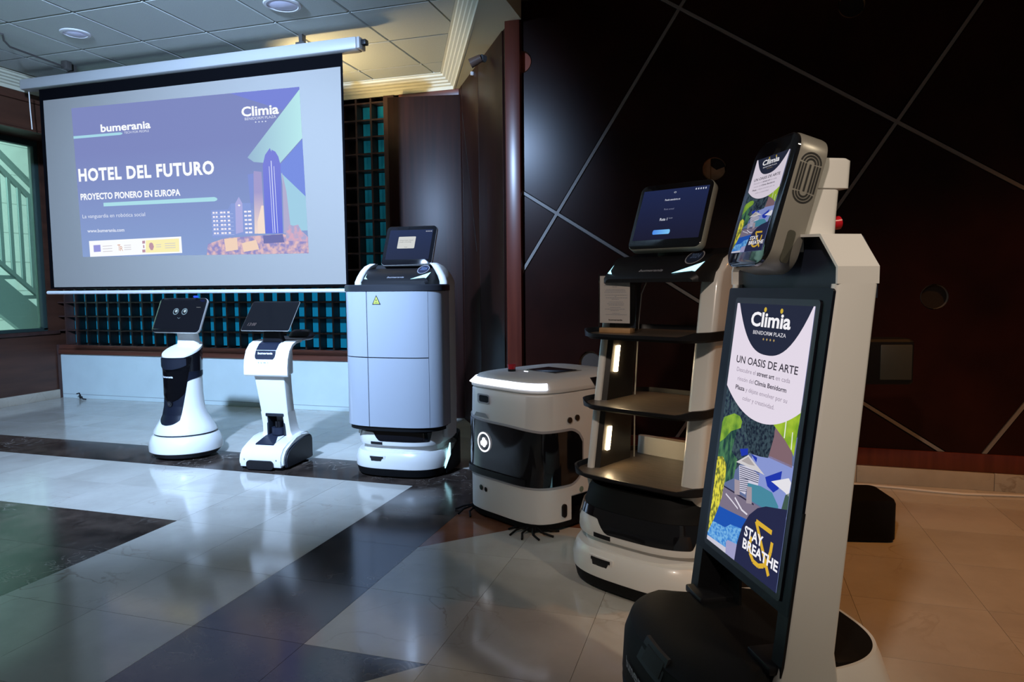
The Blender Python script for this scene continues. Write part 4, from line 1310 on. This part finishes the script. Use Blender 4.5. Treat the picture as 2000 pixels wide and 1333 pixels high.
for i_, (bx, by) in enumerate(((.17, -.27), (-.20, -.25))):
    bm = bmesh.new()
    for k in range(7):
        a = R(-160 + k * 38 + 10 * i_)
        p = [(bx + .02 * math.cos(a), by + .02 * math.sin(a), .028), (bx + .07 * math.cos(a), by + .07 * math.sin(a), .014), (bx + .105 * math.cos(a + .25), by + .105 * math.sin(a + .25), .004)]
        tube(bm, p, .0045, 6)
    cyl(bm, (bx, by, .012), (bx, by, .04), .03, 16)
    obj('side_brush', bm, BLACKM, fc)

# ------------------------------------------------------------------ 5  tray delivery robot
t9 = thing('tray_robot', 'delivery robot with three open black trays, warm light bars and a navy tablet on top', 'robot', (-.2, 2.4, 0), -25)
A9, B9, N9 = .285, .275, 3.0
robot_base(t9, A9, B9, N9)
bm = bmesh.new(); stack(bm, A9, B9, N9, [(.262, .035), (.29, .045), (.315, .05), (.335, .06)]); obj('base_cover', bm, BLACKM, t9)


def tray(z, tw, td, cy):
    out = rrect(tw, td, .09, 8, 0, cy)
    tr = obj('tray', loft(bmesh.new(), [[(x * s_, cy + (y - cy) * s_, zz) for x, y in out] for zz, s_ in ((z - .014, .93), (z - .004, .985), (z, .99))]), BLACKM, t9)
    bm = bmesh.new(); loft(bm, [[(x * .955, cy + (y - cy) * .955, zz) for x, y in out] for zz in (z - .002, z + .0025)])
    obj('tray_mat', bm, RUBBER, tr)
    # rim: high at the sides, dipped along the front
    n_ = len(out); bm = bmesh.new(); A_, Bq, C_, D_ = [], [], [], []

    def hgt(x, y):
        if y < cy - td * .30:
            f_ = min(1, max(0, (abs(x) - tw * .36) / .04))
            return .004 + .014 * f_
        return .018
    for x, y in out:
        h_ = hgt(x, y)
        A_.append(bm.verts.new((x * .99, cy + (y - cy) * .99, z - .006))); Bq.append(bm.verts.new((x, y, z + h_)))
        C_.append(bm.verts.new((x * .975, cy + (y - cy) * .975, z + h_ + .001))); D_.append(bm.verts.new((x * .955, cy + (y - cy) * .955, z + .001)))
    for i in range(n_):
        j = (i + 1) % n_
        for p, q in ((A_, Bq), (Bq, C_), (C_, D_)): bm.faces.new((p[i], p[j], q[j], q[i]))
    obj('tray_rim', bm, BLACK, tr)
    return tr


tray(.372, .50, .44, -.02)
tray(.602, .46, .40, -.02)
tray(.838, .46, .38, -.02)
armp = [(.255, -.10, .02), (.285, -.145, .05), (.35, -.165, .06), (.60, -.12, .075), (.84, -.075, .10), (1.0, -.045, .13), (1.04, -.030, .15), (1.085, .03, .16), (1.10, .07, .15)]
shell_arm(t9, 1, armp, .142, .212, .018)
# left arm: thin white shell with a black inner face carrying the light bars
shell_arm(t9, -1, armp, .188, .215, .01)
bm = bmesh.new()
loft(bm, [[(-.188, y0 + .012, z), (-.172, y0 + .022, z), (-.172, y1 - .01, z), (-.188, y1 - .002, z)] for z, y0, y1 in armp[2:7]])
obj('inner_panel', bm, mat('black_inner_panel', (.02, .018, .016), .35), t9, 30)
lean = lambda z: -.165 + (z - .35) * .18
for z0, z1 in ((.70, .79), (.43, .51)):
    bm = bmesh.new()
    loft(bm, [[(-.1725, lean(z) + .055 - .006, z), (-.168, lean(z) + .055 - .006, z), (-.168, lean(z) + .055 + .010, z), (-.1725, lean(z) + .055 + .010, z)] for z in (z0, z1)])
    obj('light_bar', bm, LED_WARM, t9, 0)
bm = bmesh.new(); tube(bm, [(-.17, .075, .36), (-.17, .078, .60), (-.17, .10, .86), (-.168, .115, .97), (-.15, .125, 1.02), (-.11, .13, 1.035)], .003, 6); obj('rear_edge', bm, SILVER, t9)
shell_b = bm = bmesh.new(); stack(bm, .20, .02, 4, [(.30, 0), (.36, 0), (.44, .004)], 32, 0, .15); obj('rear_apron', bm, WHITE, t9)
console(t9, 1.010, 1.125, -.125, .15, .205)
bm = bmesh.new(); box(bm, -.05, .05, .02, .08, 1.08, 1.2, bev=.01); obj('tablet_neck', bm, BLACK, t9)
SCR_T = gradient_emit('navy_screen_tray', srgb(22, 22, 40), srgb(27, 38, 76), 2, 1.12, 1.34)
fr, P, f = tablet(t9, (.012, 0, 1.232), .272, .246, 24, .035, .024, mat('grey_green_edge', (.34, .35, .30), .4), BLACKG, (.014, .024, .034), 0, SCR_T)
LT = px(206, 210, 224)
words('screen_text', P, [('Puede atenderte en', .37, .60, .235, .195, .01), ('Ruta 1', .36, .475, .63, .575, .015)], LT, f, 2)
words('screen_text_dim', P, [('Ruta actual', .39, .54, .42, .385)], px(120, 124, 150), f, 2)
decal('screen_button', P, [[(.31 + .02 * math.cos(a) * .9, .855 + .045 * math.sin(a)) for a in [R(90 + 20 * i) for i in range(10)]] + [(.54 + .02 * math.cos(a) * .9, .855 + .045 * math.sin(a)) for a in [R(-90 + 20 * i) for i in range(10)]]], gradient_emit('button_blue', srgb(60, 120, 226), srgb(120, 190, 240), 0, -.05, .02), f, 1)
words('screen_tag', P, [('Iniciar', .495, .555, .60, .575)], px(150, 156, 176), f, 2)
decal('status_icon', P, [[(.80 + .035 * k, .04), (.816 + .035 * k, .03), (.82 + .035 * k, .065), (.804 + .035 * k, .07)] for k in range(5)] , px(190, 195, 210), f, 1)
decal('status_icon', P, ring_polys(.50, .075, .012, .018, .9, 12), px(200, 205, 215), f, 1)
for u_, v_ in ((.062, -.012), (.062, .035), (.03, -.05)):
    pass

# acrylic sign on the top tray
sg_ = thing('tabletop_sign', 'small grey printed sign in a clear stand with wooden foot on the top tray', 'sign', (-.2 + .906 * -.13 + .423 * -.10, 2.4 - .423 * -.13 + .906 * -.10, .8395), -18)
obj('wooden_foot', B(-.058, .058, -.02, .02, .001, .018, bev=.002), OAK, sg_)
obj('acrylic_plate', B(-.068, .068, -.004, .004, .018, .20, bev=.001), ACRYL, sg_)
pp = obj('paper', B(-.062, .050, -.0055, -.0042, .034, .194), PAPER, sg_, 0)
SPP = mapper(frame((-.006, -.0056, .114), 0, 0), .112, .160, .0003)
words('heading', SPP, [('Climia', .36, .70, .085, .045, .03), (LOGO, .30, .76, .945, .915, .035)], PRINTB, pp, 1)
lines = []
for v_, a_, b_ in ((.17, .40, .64), (.205, .15, .90), (.235, .42, .60), (.29, .22, .84), (.32, .18, .88), (.35, .15, .88), (.41, .17, .92), (.437, .5, .57), (.467, .2, .92), (.495, .40, .64), (.555, .3, .80), (.59, .25, .84), (.62, .3, .82), (.67, .35, .72), (.705, .18, .85), (.735, .36, .66), (.79, .42, .68), (.82, .2, .92)):
    x = a_
    while x < b_ - .02:
        w_ = random.uniform(.03, .08); lines.append([(x, v_ - .006), (min(b_, x + w_), v_ - .006), (min(b_, x + w_), v_ + .006), (x, v_ + .006)]); x += w_ + .012
decal('small_print', SPP, lines, PRINTG, pp, 1)

# ------------------------------------------------------------------ 6  advertising robot (nearest)
ad = thing('advertising_robot', 'nearest white robot with a tall lit advertising display facing left and a black base', 'robot', (.06, 1.46, 0), -63)
AK, BK, NK = .268, .25, 2.7
B2K = .235
bm = bmesh.new(); stack(bm, AK, BK, NK, [(.004, .03), (.012, .004), (.07, .0), (.085, .02)], 72, 0, 0, B2K); obj('base_skirt', bm, mat('dark_grey_skirt2', (.05, .05, .052), .5), ad)


def kplan(a, b, b2, lim=None, N=72):
    pts = plan(a, b, NK, N, 0, 0, b2)
    if lim: pts = [(max(-lim, min(lim, x)) if y > -.05 else (x if y < -.13 else x + (max(-lim, min(lim, x)) - x) * (y + .13) / .08), y) for x, y in pts]
    return [(x, y * (.86 if y > 0 and lim else 1)) for x, y in pts]


bm = bmesh.new()
loft(bm, [[(x, y, z) for x, y in kplan(AK - d, BK - d, B2K - d - .012, .156)] for z, d in ((.08, .02), (.10, .004), (.15, .0), (.157, .008), (.163, .008), (.17, .0), (.25, .004), (.285, .016), (.302, .04), (.312, .10))])
bs = obj('base_body', bm, BLACKM, ad)
# white side and rear shell with a broad sloping shoulder
bm = bmesh.new()
cols = []
for i in range(91):
    t = R(-34 + 248 * i / 90)
    fade = min(1, i / 10, (90 - i) / 10)
    col = []
    for z, a_, b_, c_ in ((.05, .27, .252, .237), (.12, .2705, .252, .237), (.18, .262, .248, .234), (.24, .232, .238, .230), (.285, .192, .222, .224), (.303, .178, .212, .219), (.303, .172, .206, .213), (.07, .165, .20, .205)):
        zz = z if z < .13 else .13 + (z - .13) * (.35 + .65 * fade)
        col.append(bm.verts.new((*plan_at(t, a_, b_, NK, 0, 0, c_), zz)))
    cols.append(col)
for p, q in zip(cols[:-1], cols[1:]):
    for k in range(7): bm.faces.new((p[k], q[k], q[k + 1], p[k + 1]))
bm.faces.new(cols[0]); bm.faces.new(list(reversed(cols[-1])))
obj('white_base_shell', bm, WHITE, ad, 50)
q = [p for p in plan(.1735, .206, NK, 72, 0, 0, .2145)]
q = clip(q, 0, -1, .06)
bm = bmesh.new(); prism(bm, q, .288, .3025); obj('base_top_cover', bm, BLACKM, ad, 0)
bm = bmesh.new(); band(bm, AK, BK, NK, R(-91), R(-76), .257, .300, lambda z: .003 + max(0, z - .25) * .5, .007, 14, 2, 0, 0, B2K); hb = obj('handle_rim', bm, mat('dark_grey_rim', (.02, .02, .026), .55, spec=.25), ad)
bm = bmesh.new(); band(bm, AK, BK, NK, R(-89.5), R(-77.5), .265, .292, lambda z: .002 + max(0, z - .25) * .5, .008, 14, 2, 0, 0, B2K); obj('handle_slot', bm, HOLEDARK, hb)


def KP(u, v, k=0):
    t = R(-108 + 40 * u)
    z = .30 - .15 * v
    d = -.0012 - .0005 * k
    x, y = plan_at(t, AK - d, BK - d, NK, 0, 0, B2K - d)
    return Vector((x, y, z))


words('lettering', KP, [(LOGO, .24, .66, .60, .44, .025, 1.0)], PRINTG, ad, 2)
# leaning white hoop: side arms with a chamfered top joined across the back of the head
leanK = lambda z: -.002 + (z - .701) * .1246
for sg in (1, -1):
    pr_ = []
    for z in (.22, .27, .34, .60, .90, 1.0):
        wd = .10 - .02 * max(0, (z - .35) / .65) + (.05 if z < .25 else (.02 if z < .3 else 0))
        pr_.append((z, leanK(z) - (.01 if z < .3 else 0), leanK(z) + wd))
    shell_arm(ad, sg, pr_, .167, .189, .008)
# chamfered shoulders and top bridge (profile in x-z, extruded along y)
top = [(.189, 1.0), (.189, 1.030), (.146, 1.088), (.0, 1.096), (-.146, 1.088), (-.189, 1.030), (-.189, 1.0), (-.184, 1.0), (-.184, 1.028), (-.143, 1.083), (.0, 1.091), (.143, 1.083), (.184, 1.028), (.184, 1.0)]
bm = bmesh.new(); loft(bm, [[(x, y + (-.006 if z > 1.06 else 0), z) for x, z in top] for y in (.0353, .1153)])
bmesh.ops.bevel(bm, geom=[e for e in bm.edges if abs(e.verts[0].co.z - e.verts[1].co.z) > .03 and False], offset=.01, segments=2, affect='EDGES')
obj('top_hoop', bm, WHITE, ad, 20)
bm = bmesh.new(); loft(bm, [[(x, y, z) for x, z in ((.186, .975), (.186, 1.029), (.1445, 1.085), (0, 1.093), (-.1445, 1.085), (-.186, 1.029), (-.186, .975))] for y in (.050, .115)]); obj('hoop_infill', bm, NAVY, ad, 0)
# display
fk = frame((.0076, -.007, .701), 0, 7.1)
c0, r_, u_, n_ = fk
DW, DH = .281, .522
bm = bmesh.new(); plate(bm, fk, rrect(.372, .585, .006, 4, -.0076, .0015), -.030, -.0015); dbz = obj('display_bezel', bm, NAVYG, ad, 30)
bm = bmesh.new(); plate(bm, fk, rrect(DW + .024, DH + .024, .008, 3), -.003, .002); obj('display_frame', bm, mat('inner_frame', (.008, .009, .014), .3), ad, 30)
for sg in (-1, 1):
    bm = bmesh.new(); loft(bm, [[(sg * .188, leanK(z) - .003, z), (sg * .155, leanK(z) - .003, z), (sg * .155, leanK(z) + .05, z), (sg * .166, leanK(z) + .05, z), (sg * .166, leanK(z) + .002, z), (sg * .188, leanK(z) + .002, z)] for z in (.305, .42, .60)])
    obj('display_leg', bm, BLACK, ad, 0)
    obj('leg_foot', B(min(sg * .18, sg * .10), max(sg * .18, sg * .10), leanK(.31) - .02, leanK(.31) + .075, .305, .322, bev=.004), BLACK, ad)
bm = bmesh.new(); box(bm, -.172, -.075, leanK(.36) + .05, leanK(.36) + .056, .31, .46); obj('rear_cover', bm, BLACKM, ad, 0)
PK = mapper(fk, DW, DH, .0022)


def advert(P, parent, s=1.0, small=False, k0=0):
    e = lambda r, g, b: px(r, g, b, s)
    decal('advert_image', P, [[(0, 0), (1, 0), (1, 1), (0, 1)]], e(96, 110, 150), parent, k0)
    base = parent
    dd = lambda n, polys, m, k=1: decal(n, P, polys, m, base, k0 + k)
    # picture layer
    dd('hedge', [[(0, .34), (1, .34), (1, .45), (.74, .56), (.45, .575), (.30, .66), (0, .70)]], emit_noise('advert_hedge%d' % int(s * 100), srgb(26, 36, 58), srgb(64, 84, 92), 120, s=s), 1)
    dd('brown_roof', [[(.741, .44), (.961, .50), (.985, .56), (.70, .56), (.71, .50)]], e(126, 100, 108), 2)
    dd('sky_mural', [[(.50, .575), (.724, .553), (1, .552), (1, .74), (.55, .74), (.44, .70)]], e(134, 148, 206), 2)
    dd('dark_bush', [[(.303, .47), (.729, .42), (.735, .48), (.698, .562), (.603, .57), (.464, .575), (.418, .53)]], emit_noise('advert_bush%d' % int(s * 100), srgb(22, 32, 48), srgb(58, 76, 86), 160, s=s), 3)
    dd('mural_blue', [[(.315, .576), (.427, .560), (.436, .583), (.351, .601)], [(.477, .575), (.563, .579), (.561, .598)], [(.695, .634), (.882, .585), (.88, .613), (.87, .652), (.815, .673), (.734, .662)]], e(30, 54, 170), 4)
    dd('leaf', [[(.0, .50), (.024, .476), (.165, .448), (.252, .45), (.297, .468), (.287, .495), (.152, .523), (.069, .563), (0, .585)]], emit_noise('advert_leaf%d' % int(s * 100), srgb(84, 130, 50), srgb(140, 176, 60), 30, (1, 1, 1), s), 4)
    dd('leaf', [[(.69, .433), (.907, .37), (1, .36), (.985, .52), (.963, .507), (.866, .476)]], emit_noise('advert_leaf2%d' % int(s * 100), srgb(120, 160, 40), srgb(160, 190, 52), 30, (1, 1, 1), s), 4)
    dd('leaf_vein', [[(.845, .40), (.856, .40), (.862, .47), (.85, .47)], [(.935, .44), (.945, .44), (.955, .50), (.945, .50)]], e(226, 232, 220), 5)
    dd('palm', [[(.0, .56), (.08, .54), (.24, .50), (.20, .60), (.30, .62), (.28, .70), (.14, .74), (0, .68)]], emit_noise('advert_palm%d' % int(s * 100), srgb(30, 60, 62), srgb(74, 124, 84), 90, (1, 1, .3), s), 3)
    stripes = []
    for k in range(13):
        v = .640 + .0075 * k
        a_, b_ = .345 + .004 * k, (.62 if k < 6 else .49)
        stripes.append([(a_, v), (b_, v - .012), (b_, v - .009), (a_, v + .003)])
    dd('striped_wall', [[(.334, .639), (.502, .622), (.621, .642), (.62, .688), (.486, .69), (.473, .735), (.391, .735)]], e(206, 204, 222), 4)
    dd('stripe', stripes, e(60, 64, 92), 5)
    dd('terrace_wall', [[(.486, .687), (.656, .674), (.801, .675), (.894, .71), (.90, .745), (.55, .745), (.498, .711)]], e(70, 134, 156), 5)
    dd('parasol', [[(.288, .632), (.447, .583), (.686, .628), (.48, .628)]], e(206, 202, 204), 6)
    dd('parasol_shade', [[(.36, .618), (.447, .59), (.55, .612), (.47, .618)]], e(168, 160, 160), 7)
    dd('parasol', [[(.774, .638), (.968, .598), (1, .61), (.99, .66), (.946, .652)]], e(226, 224, 230), 6)
    dd('shrub', [[(.955, .66), (1, .645), (1, .73), (.93, .72)]], e(64, 88, 78), 6)
    dd('deck', [[(.10, .75), (.392, .745), (.70, .75), (.60, .83), (.10, .835)]], e(122, 112, 132), 5)
    dd('deck_rail', [[(.12, .747), (.60, .75), (.60, .756), (.12, .753)]], e(40, 40, 66), 6)
    dd('pillar', [[(.298, .700), (.375, .695), (.40, .749), (.326, .757)], [(.481, .701), (.547, .695), (.575, .755), (.501, .764)]], e(160, 148, 158), 7)
    dd('lounger', [[(.20, .772), (.30, .785), (.40, .80), (.40, .806), (.30, .791), (.20, .778)], [(.34, .765), (.46, .795), (.54, .80), (.53, .806), (.45, .802), (.335, .772)]], e(220, 216, 228), 7)
    dd('pool', [[(.06, .842), (.56, .82), (.50, 1), (0, 1), (0, .93)]], e(28, 82, 176), 6)
    dd('pool_shallow', [[(.0, .915), (.253, .905), (.328, .879), (.50, .866), (.47, 1), (0, 1)]], emit_noise('advert_water%d' % int(s * 100), srgb(58, 128, 206), srgb(120, 180, 228), 110, (1, 1, 1.6), s), 7)
    dd('pool_rim', [[(0, .984), (.31, .978), (.31, 1), (0, 1)]], e(200, 198, 212), 8)
    dd('chair_back', [[(.296, .955), (.32, .944), (.46, .935), (.46, 1), (.31, 1)]], e(158, 156, 196), 9)
    dd('blossom', [[(0, .648), (.08, .636), (.151, .661), (.161, .72), (.145, .80), (.107, .86), (.06, .914), (0, .97)]], emit_noise('advert_blossom%d' % int(s * 100), srgb(110, 116, 52), srgb(224, 214, 70), 130, (1, 1, .6), s, .42, .56), 8)
    dd('navy_corner', [[(1, .705), (.755, .734), (.656, .757), (.56, .80), (.49, .86), (.452, .93), (.445, 1), (1, 1)]], e(36, 40, 72), 10)
    wt_ = [(0, 0), (1, 0)] + [(1 - i / 24, .448 - .105 * abs((.53 - (1 - i / 24)) / .53) ** 2.1) for i in range(25)]
    dd('white_badge', [wt_], e(226, 216, 230), 11)
    dd('navy_dome', [[(.985 - .95 * i / 24, .193 * (1 - abs((.51 - (.985 - .95 * i / 24)) / .475) ** 2.5)) for i in range(25)]], e(34, 40, 60), 12)
    words('badge_lettering', P, [('Climia', .235, .757, .086, .030, .028, 1.0)], e(242, 240, 244), base, k0 + 13)
    words('badge_small_lettering', P, [('BENIDORM PLAZA', .287, .718, .118, .103, .006)], e(214, 212, 220), base, k0 + 13)
    dd('gold_dot', [circ(.022, 14, .432, .020 + 0)[:0] or [(.412 + .018 * math.cos(a) + .005, .021 + .0095 * math.sin(a)) for a in [2 * math.pi * i / 14 for i in range(14)]], [(.628 + .018 * math.cos(a), .023 + .0095 * math.sin(a)) for a in [2 * math.pi * i / 14 for i in range(14)]]], e(202, 172, 60), 14)
    dd('star', [[(.44 + .046 * k - .011, .134), (.44 + .046 * k, .1285), (.44 + .046 * k + .011, .134), (.44 + .046 * k, .1395)] for k in range(4)], e(176, 150, 96), 13)
    words('title', P, [('UN OASIS DE ARTE', .098, .910, .241, .211, .012)], e(52, 48, 60), base, k0 + 12)
    words('body_text', P, [('Descubre el', .123, .395, .276, .258), ('en cada', .665, .838, .276, .258), ('rinc\u00f3n del', .152, .385, .312, .294),
                           ('y d\u00e9jate envolver por su', .29, .835, .348, .330), ('color y creatividad.', .262, .694, .384, .366)], e(150, 138, 156), base, k0 + 12)
    words('bold_text', P, [('street art', .416, .645, .276, .258, .02), ('Climia Benidorm', .40, .81, .312, .294, .02), ('Plaza', .138, .272, .348, .330, .02)], e(70, 64, 78), base, k0 + 12)
    words('slogan', P, [('STAY', .532, .778, .882, .843, .03), ('BREATHE', .530, .984, .930, .892, .03)], e(240, 238, 244), base, k0 + 13)
    G = e(214, 172, 52)
    def stroke(pts, w):
        out = []
        asp_ = 281 / 522
        for (x0, y0), (x1, y1) in zip(pts[:-1], pts[1:]):
            dx_, dy_ = (x1 - x0), (y1 - y0) / asp_
            l_ = math.hypot(dx_, dy_); nx_, ny_ = -dy_ / l_ * w, dx_ / l_ * w * asp_
            out.append([(x0 + nx_, y0 + ny_), (x1 + nx_, y1 + ny_), (x1 - nx_, y1 - ny_), (x0 - nx_, y0 - ny_)])
        return out
    dd('ampersand', stroke([(.866, .811), (.663, .806), (.893, .963)], .016) + stroke([(.884, .843), (.881, .880), (.86, .918), (.82, .942), (.76, .955), (.69, .952), (.635, .93), (.618, .898), (.635, .872)], .016), G, 12)
    return base


advert(PK, dbz)
# head tablet on its white neck
fh = frame((.002, -.003, 1.160), -1, 16)
c0, r_, u_, n_ = fh
HW, HH = .165, .262
bm = bmesh.new(); loft(bm, [[c0 + r_ * x + u_ * y + n_ * d for x, y in rrect(HW - q, HH - q, .04 - q / 2, 8)] for q, d in ((.014, -.064), (.002, -.060), (0, -.054), (0, -.010), (.004, -.004))]); hc = obj('head_case', bm, mat('warm_grey_case', (.30, .285, .25), .35, metal=.3), ad)
bm = bmesh.new(); loft(bm, [[c0 + r_ * x + u_ * y + n_ * d for x, y in rrect(HW - q, HH - q, .04 - q / 2, 8)] for q, d in ((.003, -.006), (.004, .0), (.010, .002))]); hg = obj('head_glass', bm, BLACKG, ad)
PH = mapper((c0 - u_ * .004, r_, u_, n_), .122, .194, .0024)
advert(PH, hg, .8)
# speaker grille on the right side of the case
side_fr = (c0 + r_ * (HW / 2 + .0004) - n_ * .033, -n_, u_, r_)
SG = lambda x, y: side_fr[0] + side_fr[1] * x + side_fr[2] * y + side_fr[3] * .0004
bm = bmesh.new()
for i in range(3):
    r0 = .0075 + i * .0055; r1 = r0 + .0032
    outl = lambda r: [(r * math.cos(a), .026 + r * math.sin(a)) for a in [R(8 + 164 * k / 10) for k in range(11)]]
    for s_ in (1, -1):
        a_, b_ = outl(r0), outl(r1)
        for k in range(10):
            vs = [bm.verts.new(SG(x, y * s_)) for x, y in (a_[k], b_[k], b_[k + 1], a_[k + 1])]
            bm.faces.new(vs)
    for s_ in (1, -1):
        vs = [bm.verts.new(SG(x, y)) for x, y in ((s_ * r0, -.025), (s_ * r1, -.025), (s_ * r1, .025), (s_ * r0, .025))]; bm.faces.new(vs)
vs = [bm.verts.new(SG(x, y)) for x, y in ((-.0018, -.025), (.0018, -.025), (.0018, .025), (-.0018, .025))]; bm.faces.new(vs)
for v in bm.verts: v.co += u_ * .045
obj('speaker_grille', bm, PRINTB, hc, 0)
bm = bmesh.new(); loft(bm, [[c0 + r_ * (HW / 2 + d) - n_ * (.034 - x) + u_ * (y - .085) for x, y in rrect(.016, .062, .006, 4)] for d in (-.002, .0012)]); obj('side_button', bm, mat('dark_olive', (.06, .06, .045), .5), hc)
bm = bmesh.new()
loft(bm, [[(x, y, z) for x, y in rrect(w, d, .012, 4, .0, cy)] for z, w, d, cy in ((1.06, .13, .075, .080), (1.13, .13, .075, .083), (1.178, .122, .070, .092), (1.180, .128, .082, .104), (1.232, .122, .080, .110), (1.237, .112, .07, .110))])
obj('head_neck', bm, WHITE, ad, 25)
bm = bmesh.new(); cyl(bm, (.045, .118, 1.115), (.045, .134, 1.117), .013, 20); obj('emergency_button', bm, RED, ad)

wc = bmesh.new()
for p in ([(0, 0, .004), (.02, -.01, .03), (.03, -.03, .055), (.02, -.05, .05)], [(0, 0, .004), (.05, -.02, .02), (.09, -.05, .006), (.14, -.06, .005)], [(.01, 0, .004), (.03, -.03, .03), (.07, -.05, .025)]):
    tube(wc, p, .006, 6)
wc_o = tag(obj('loose_cable', wc, BLACK), 'short tangle of black cable ends at the foot of the pale blue panel', 'cable')
wc_o.location = (-5.72, 4.93, .003)

# ------------------------------------------------------------------ 7  black stand behind the advertising robot, cable on the floor
bk = thing('equipment_stand', 'black two-box stand on the floor behind the nearest robot, near the right wall', 'stand', (.46, 3.02, 0), 12)
bm = bmesh.new(); loft(bm, [[(x, y, z) for x, y in rrect(w, d, .03, 5)] for z, w, d in ((.004, .30, .22), (.012, .31, .23), (.15, .31, .23), (.165, .30, .22))]); obj('foot_box', bm, BLACKM, bk)
obj('post', B(-.15, -.10, -.02, .02, .16, .66, bev=.004), BLACKM, bk)
bm = bmesh.new(); loft(bm, [[(x, y, z) for x, y in rrect(w, d, .02, 5, .075, 0)] for z, w, d in ((.61, .28, .12), (.618, .29, .13), (.775, .29, .13), (.785, .27, .11))]); hb_ = obj('head_box', bm, BLACKM, bk)
obj('front_plate', B(.09, .208, -.068, -.062, .628, .765, bev=.004), mat('dark_olive_plate', (.030, .032, .026), .5), hb_)
cb = tag(obj('floor_cable', tube(bmesh.new(), [(-.3, 3.74, .006), (.2, 3.755, .006), (.591, 3.751, .006), (.805, 3.737, .006), (.95, 3.715, .006), (1.068, 3.707, .006), (1.332, 3.745, .006), (1.7, 3.76, .006), (2.6, 3.72, .006)], .006, 8), CABLE), 'white cable lying on the floor along the right wall skirting', 'cable')
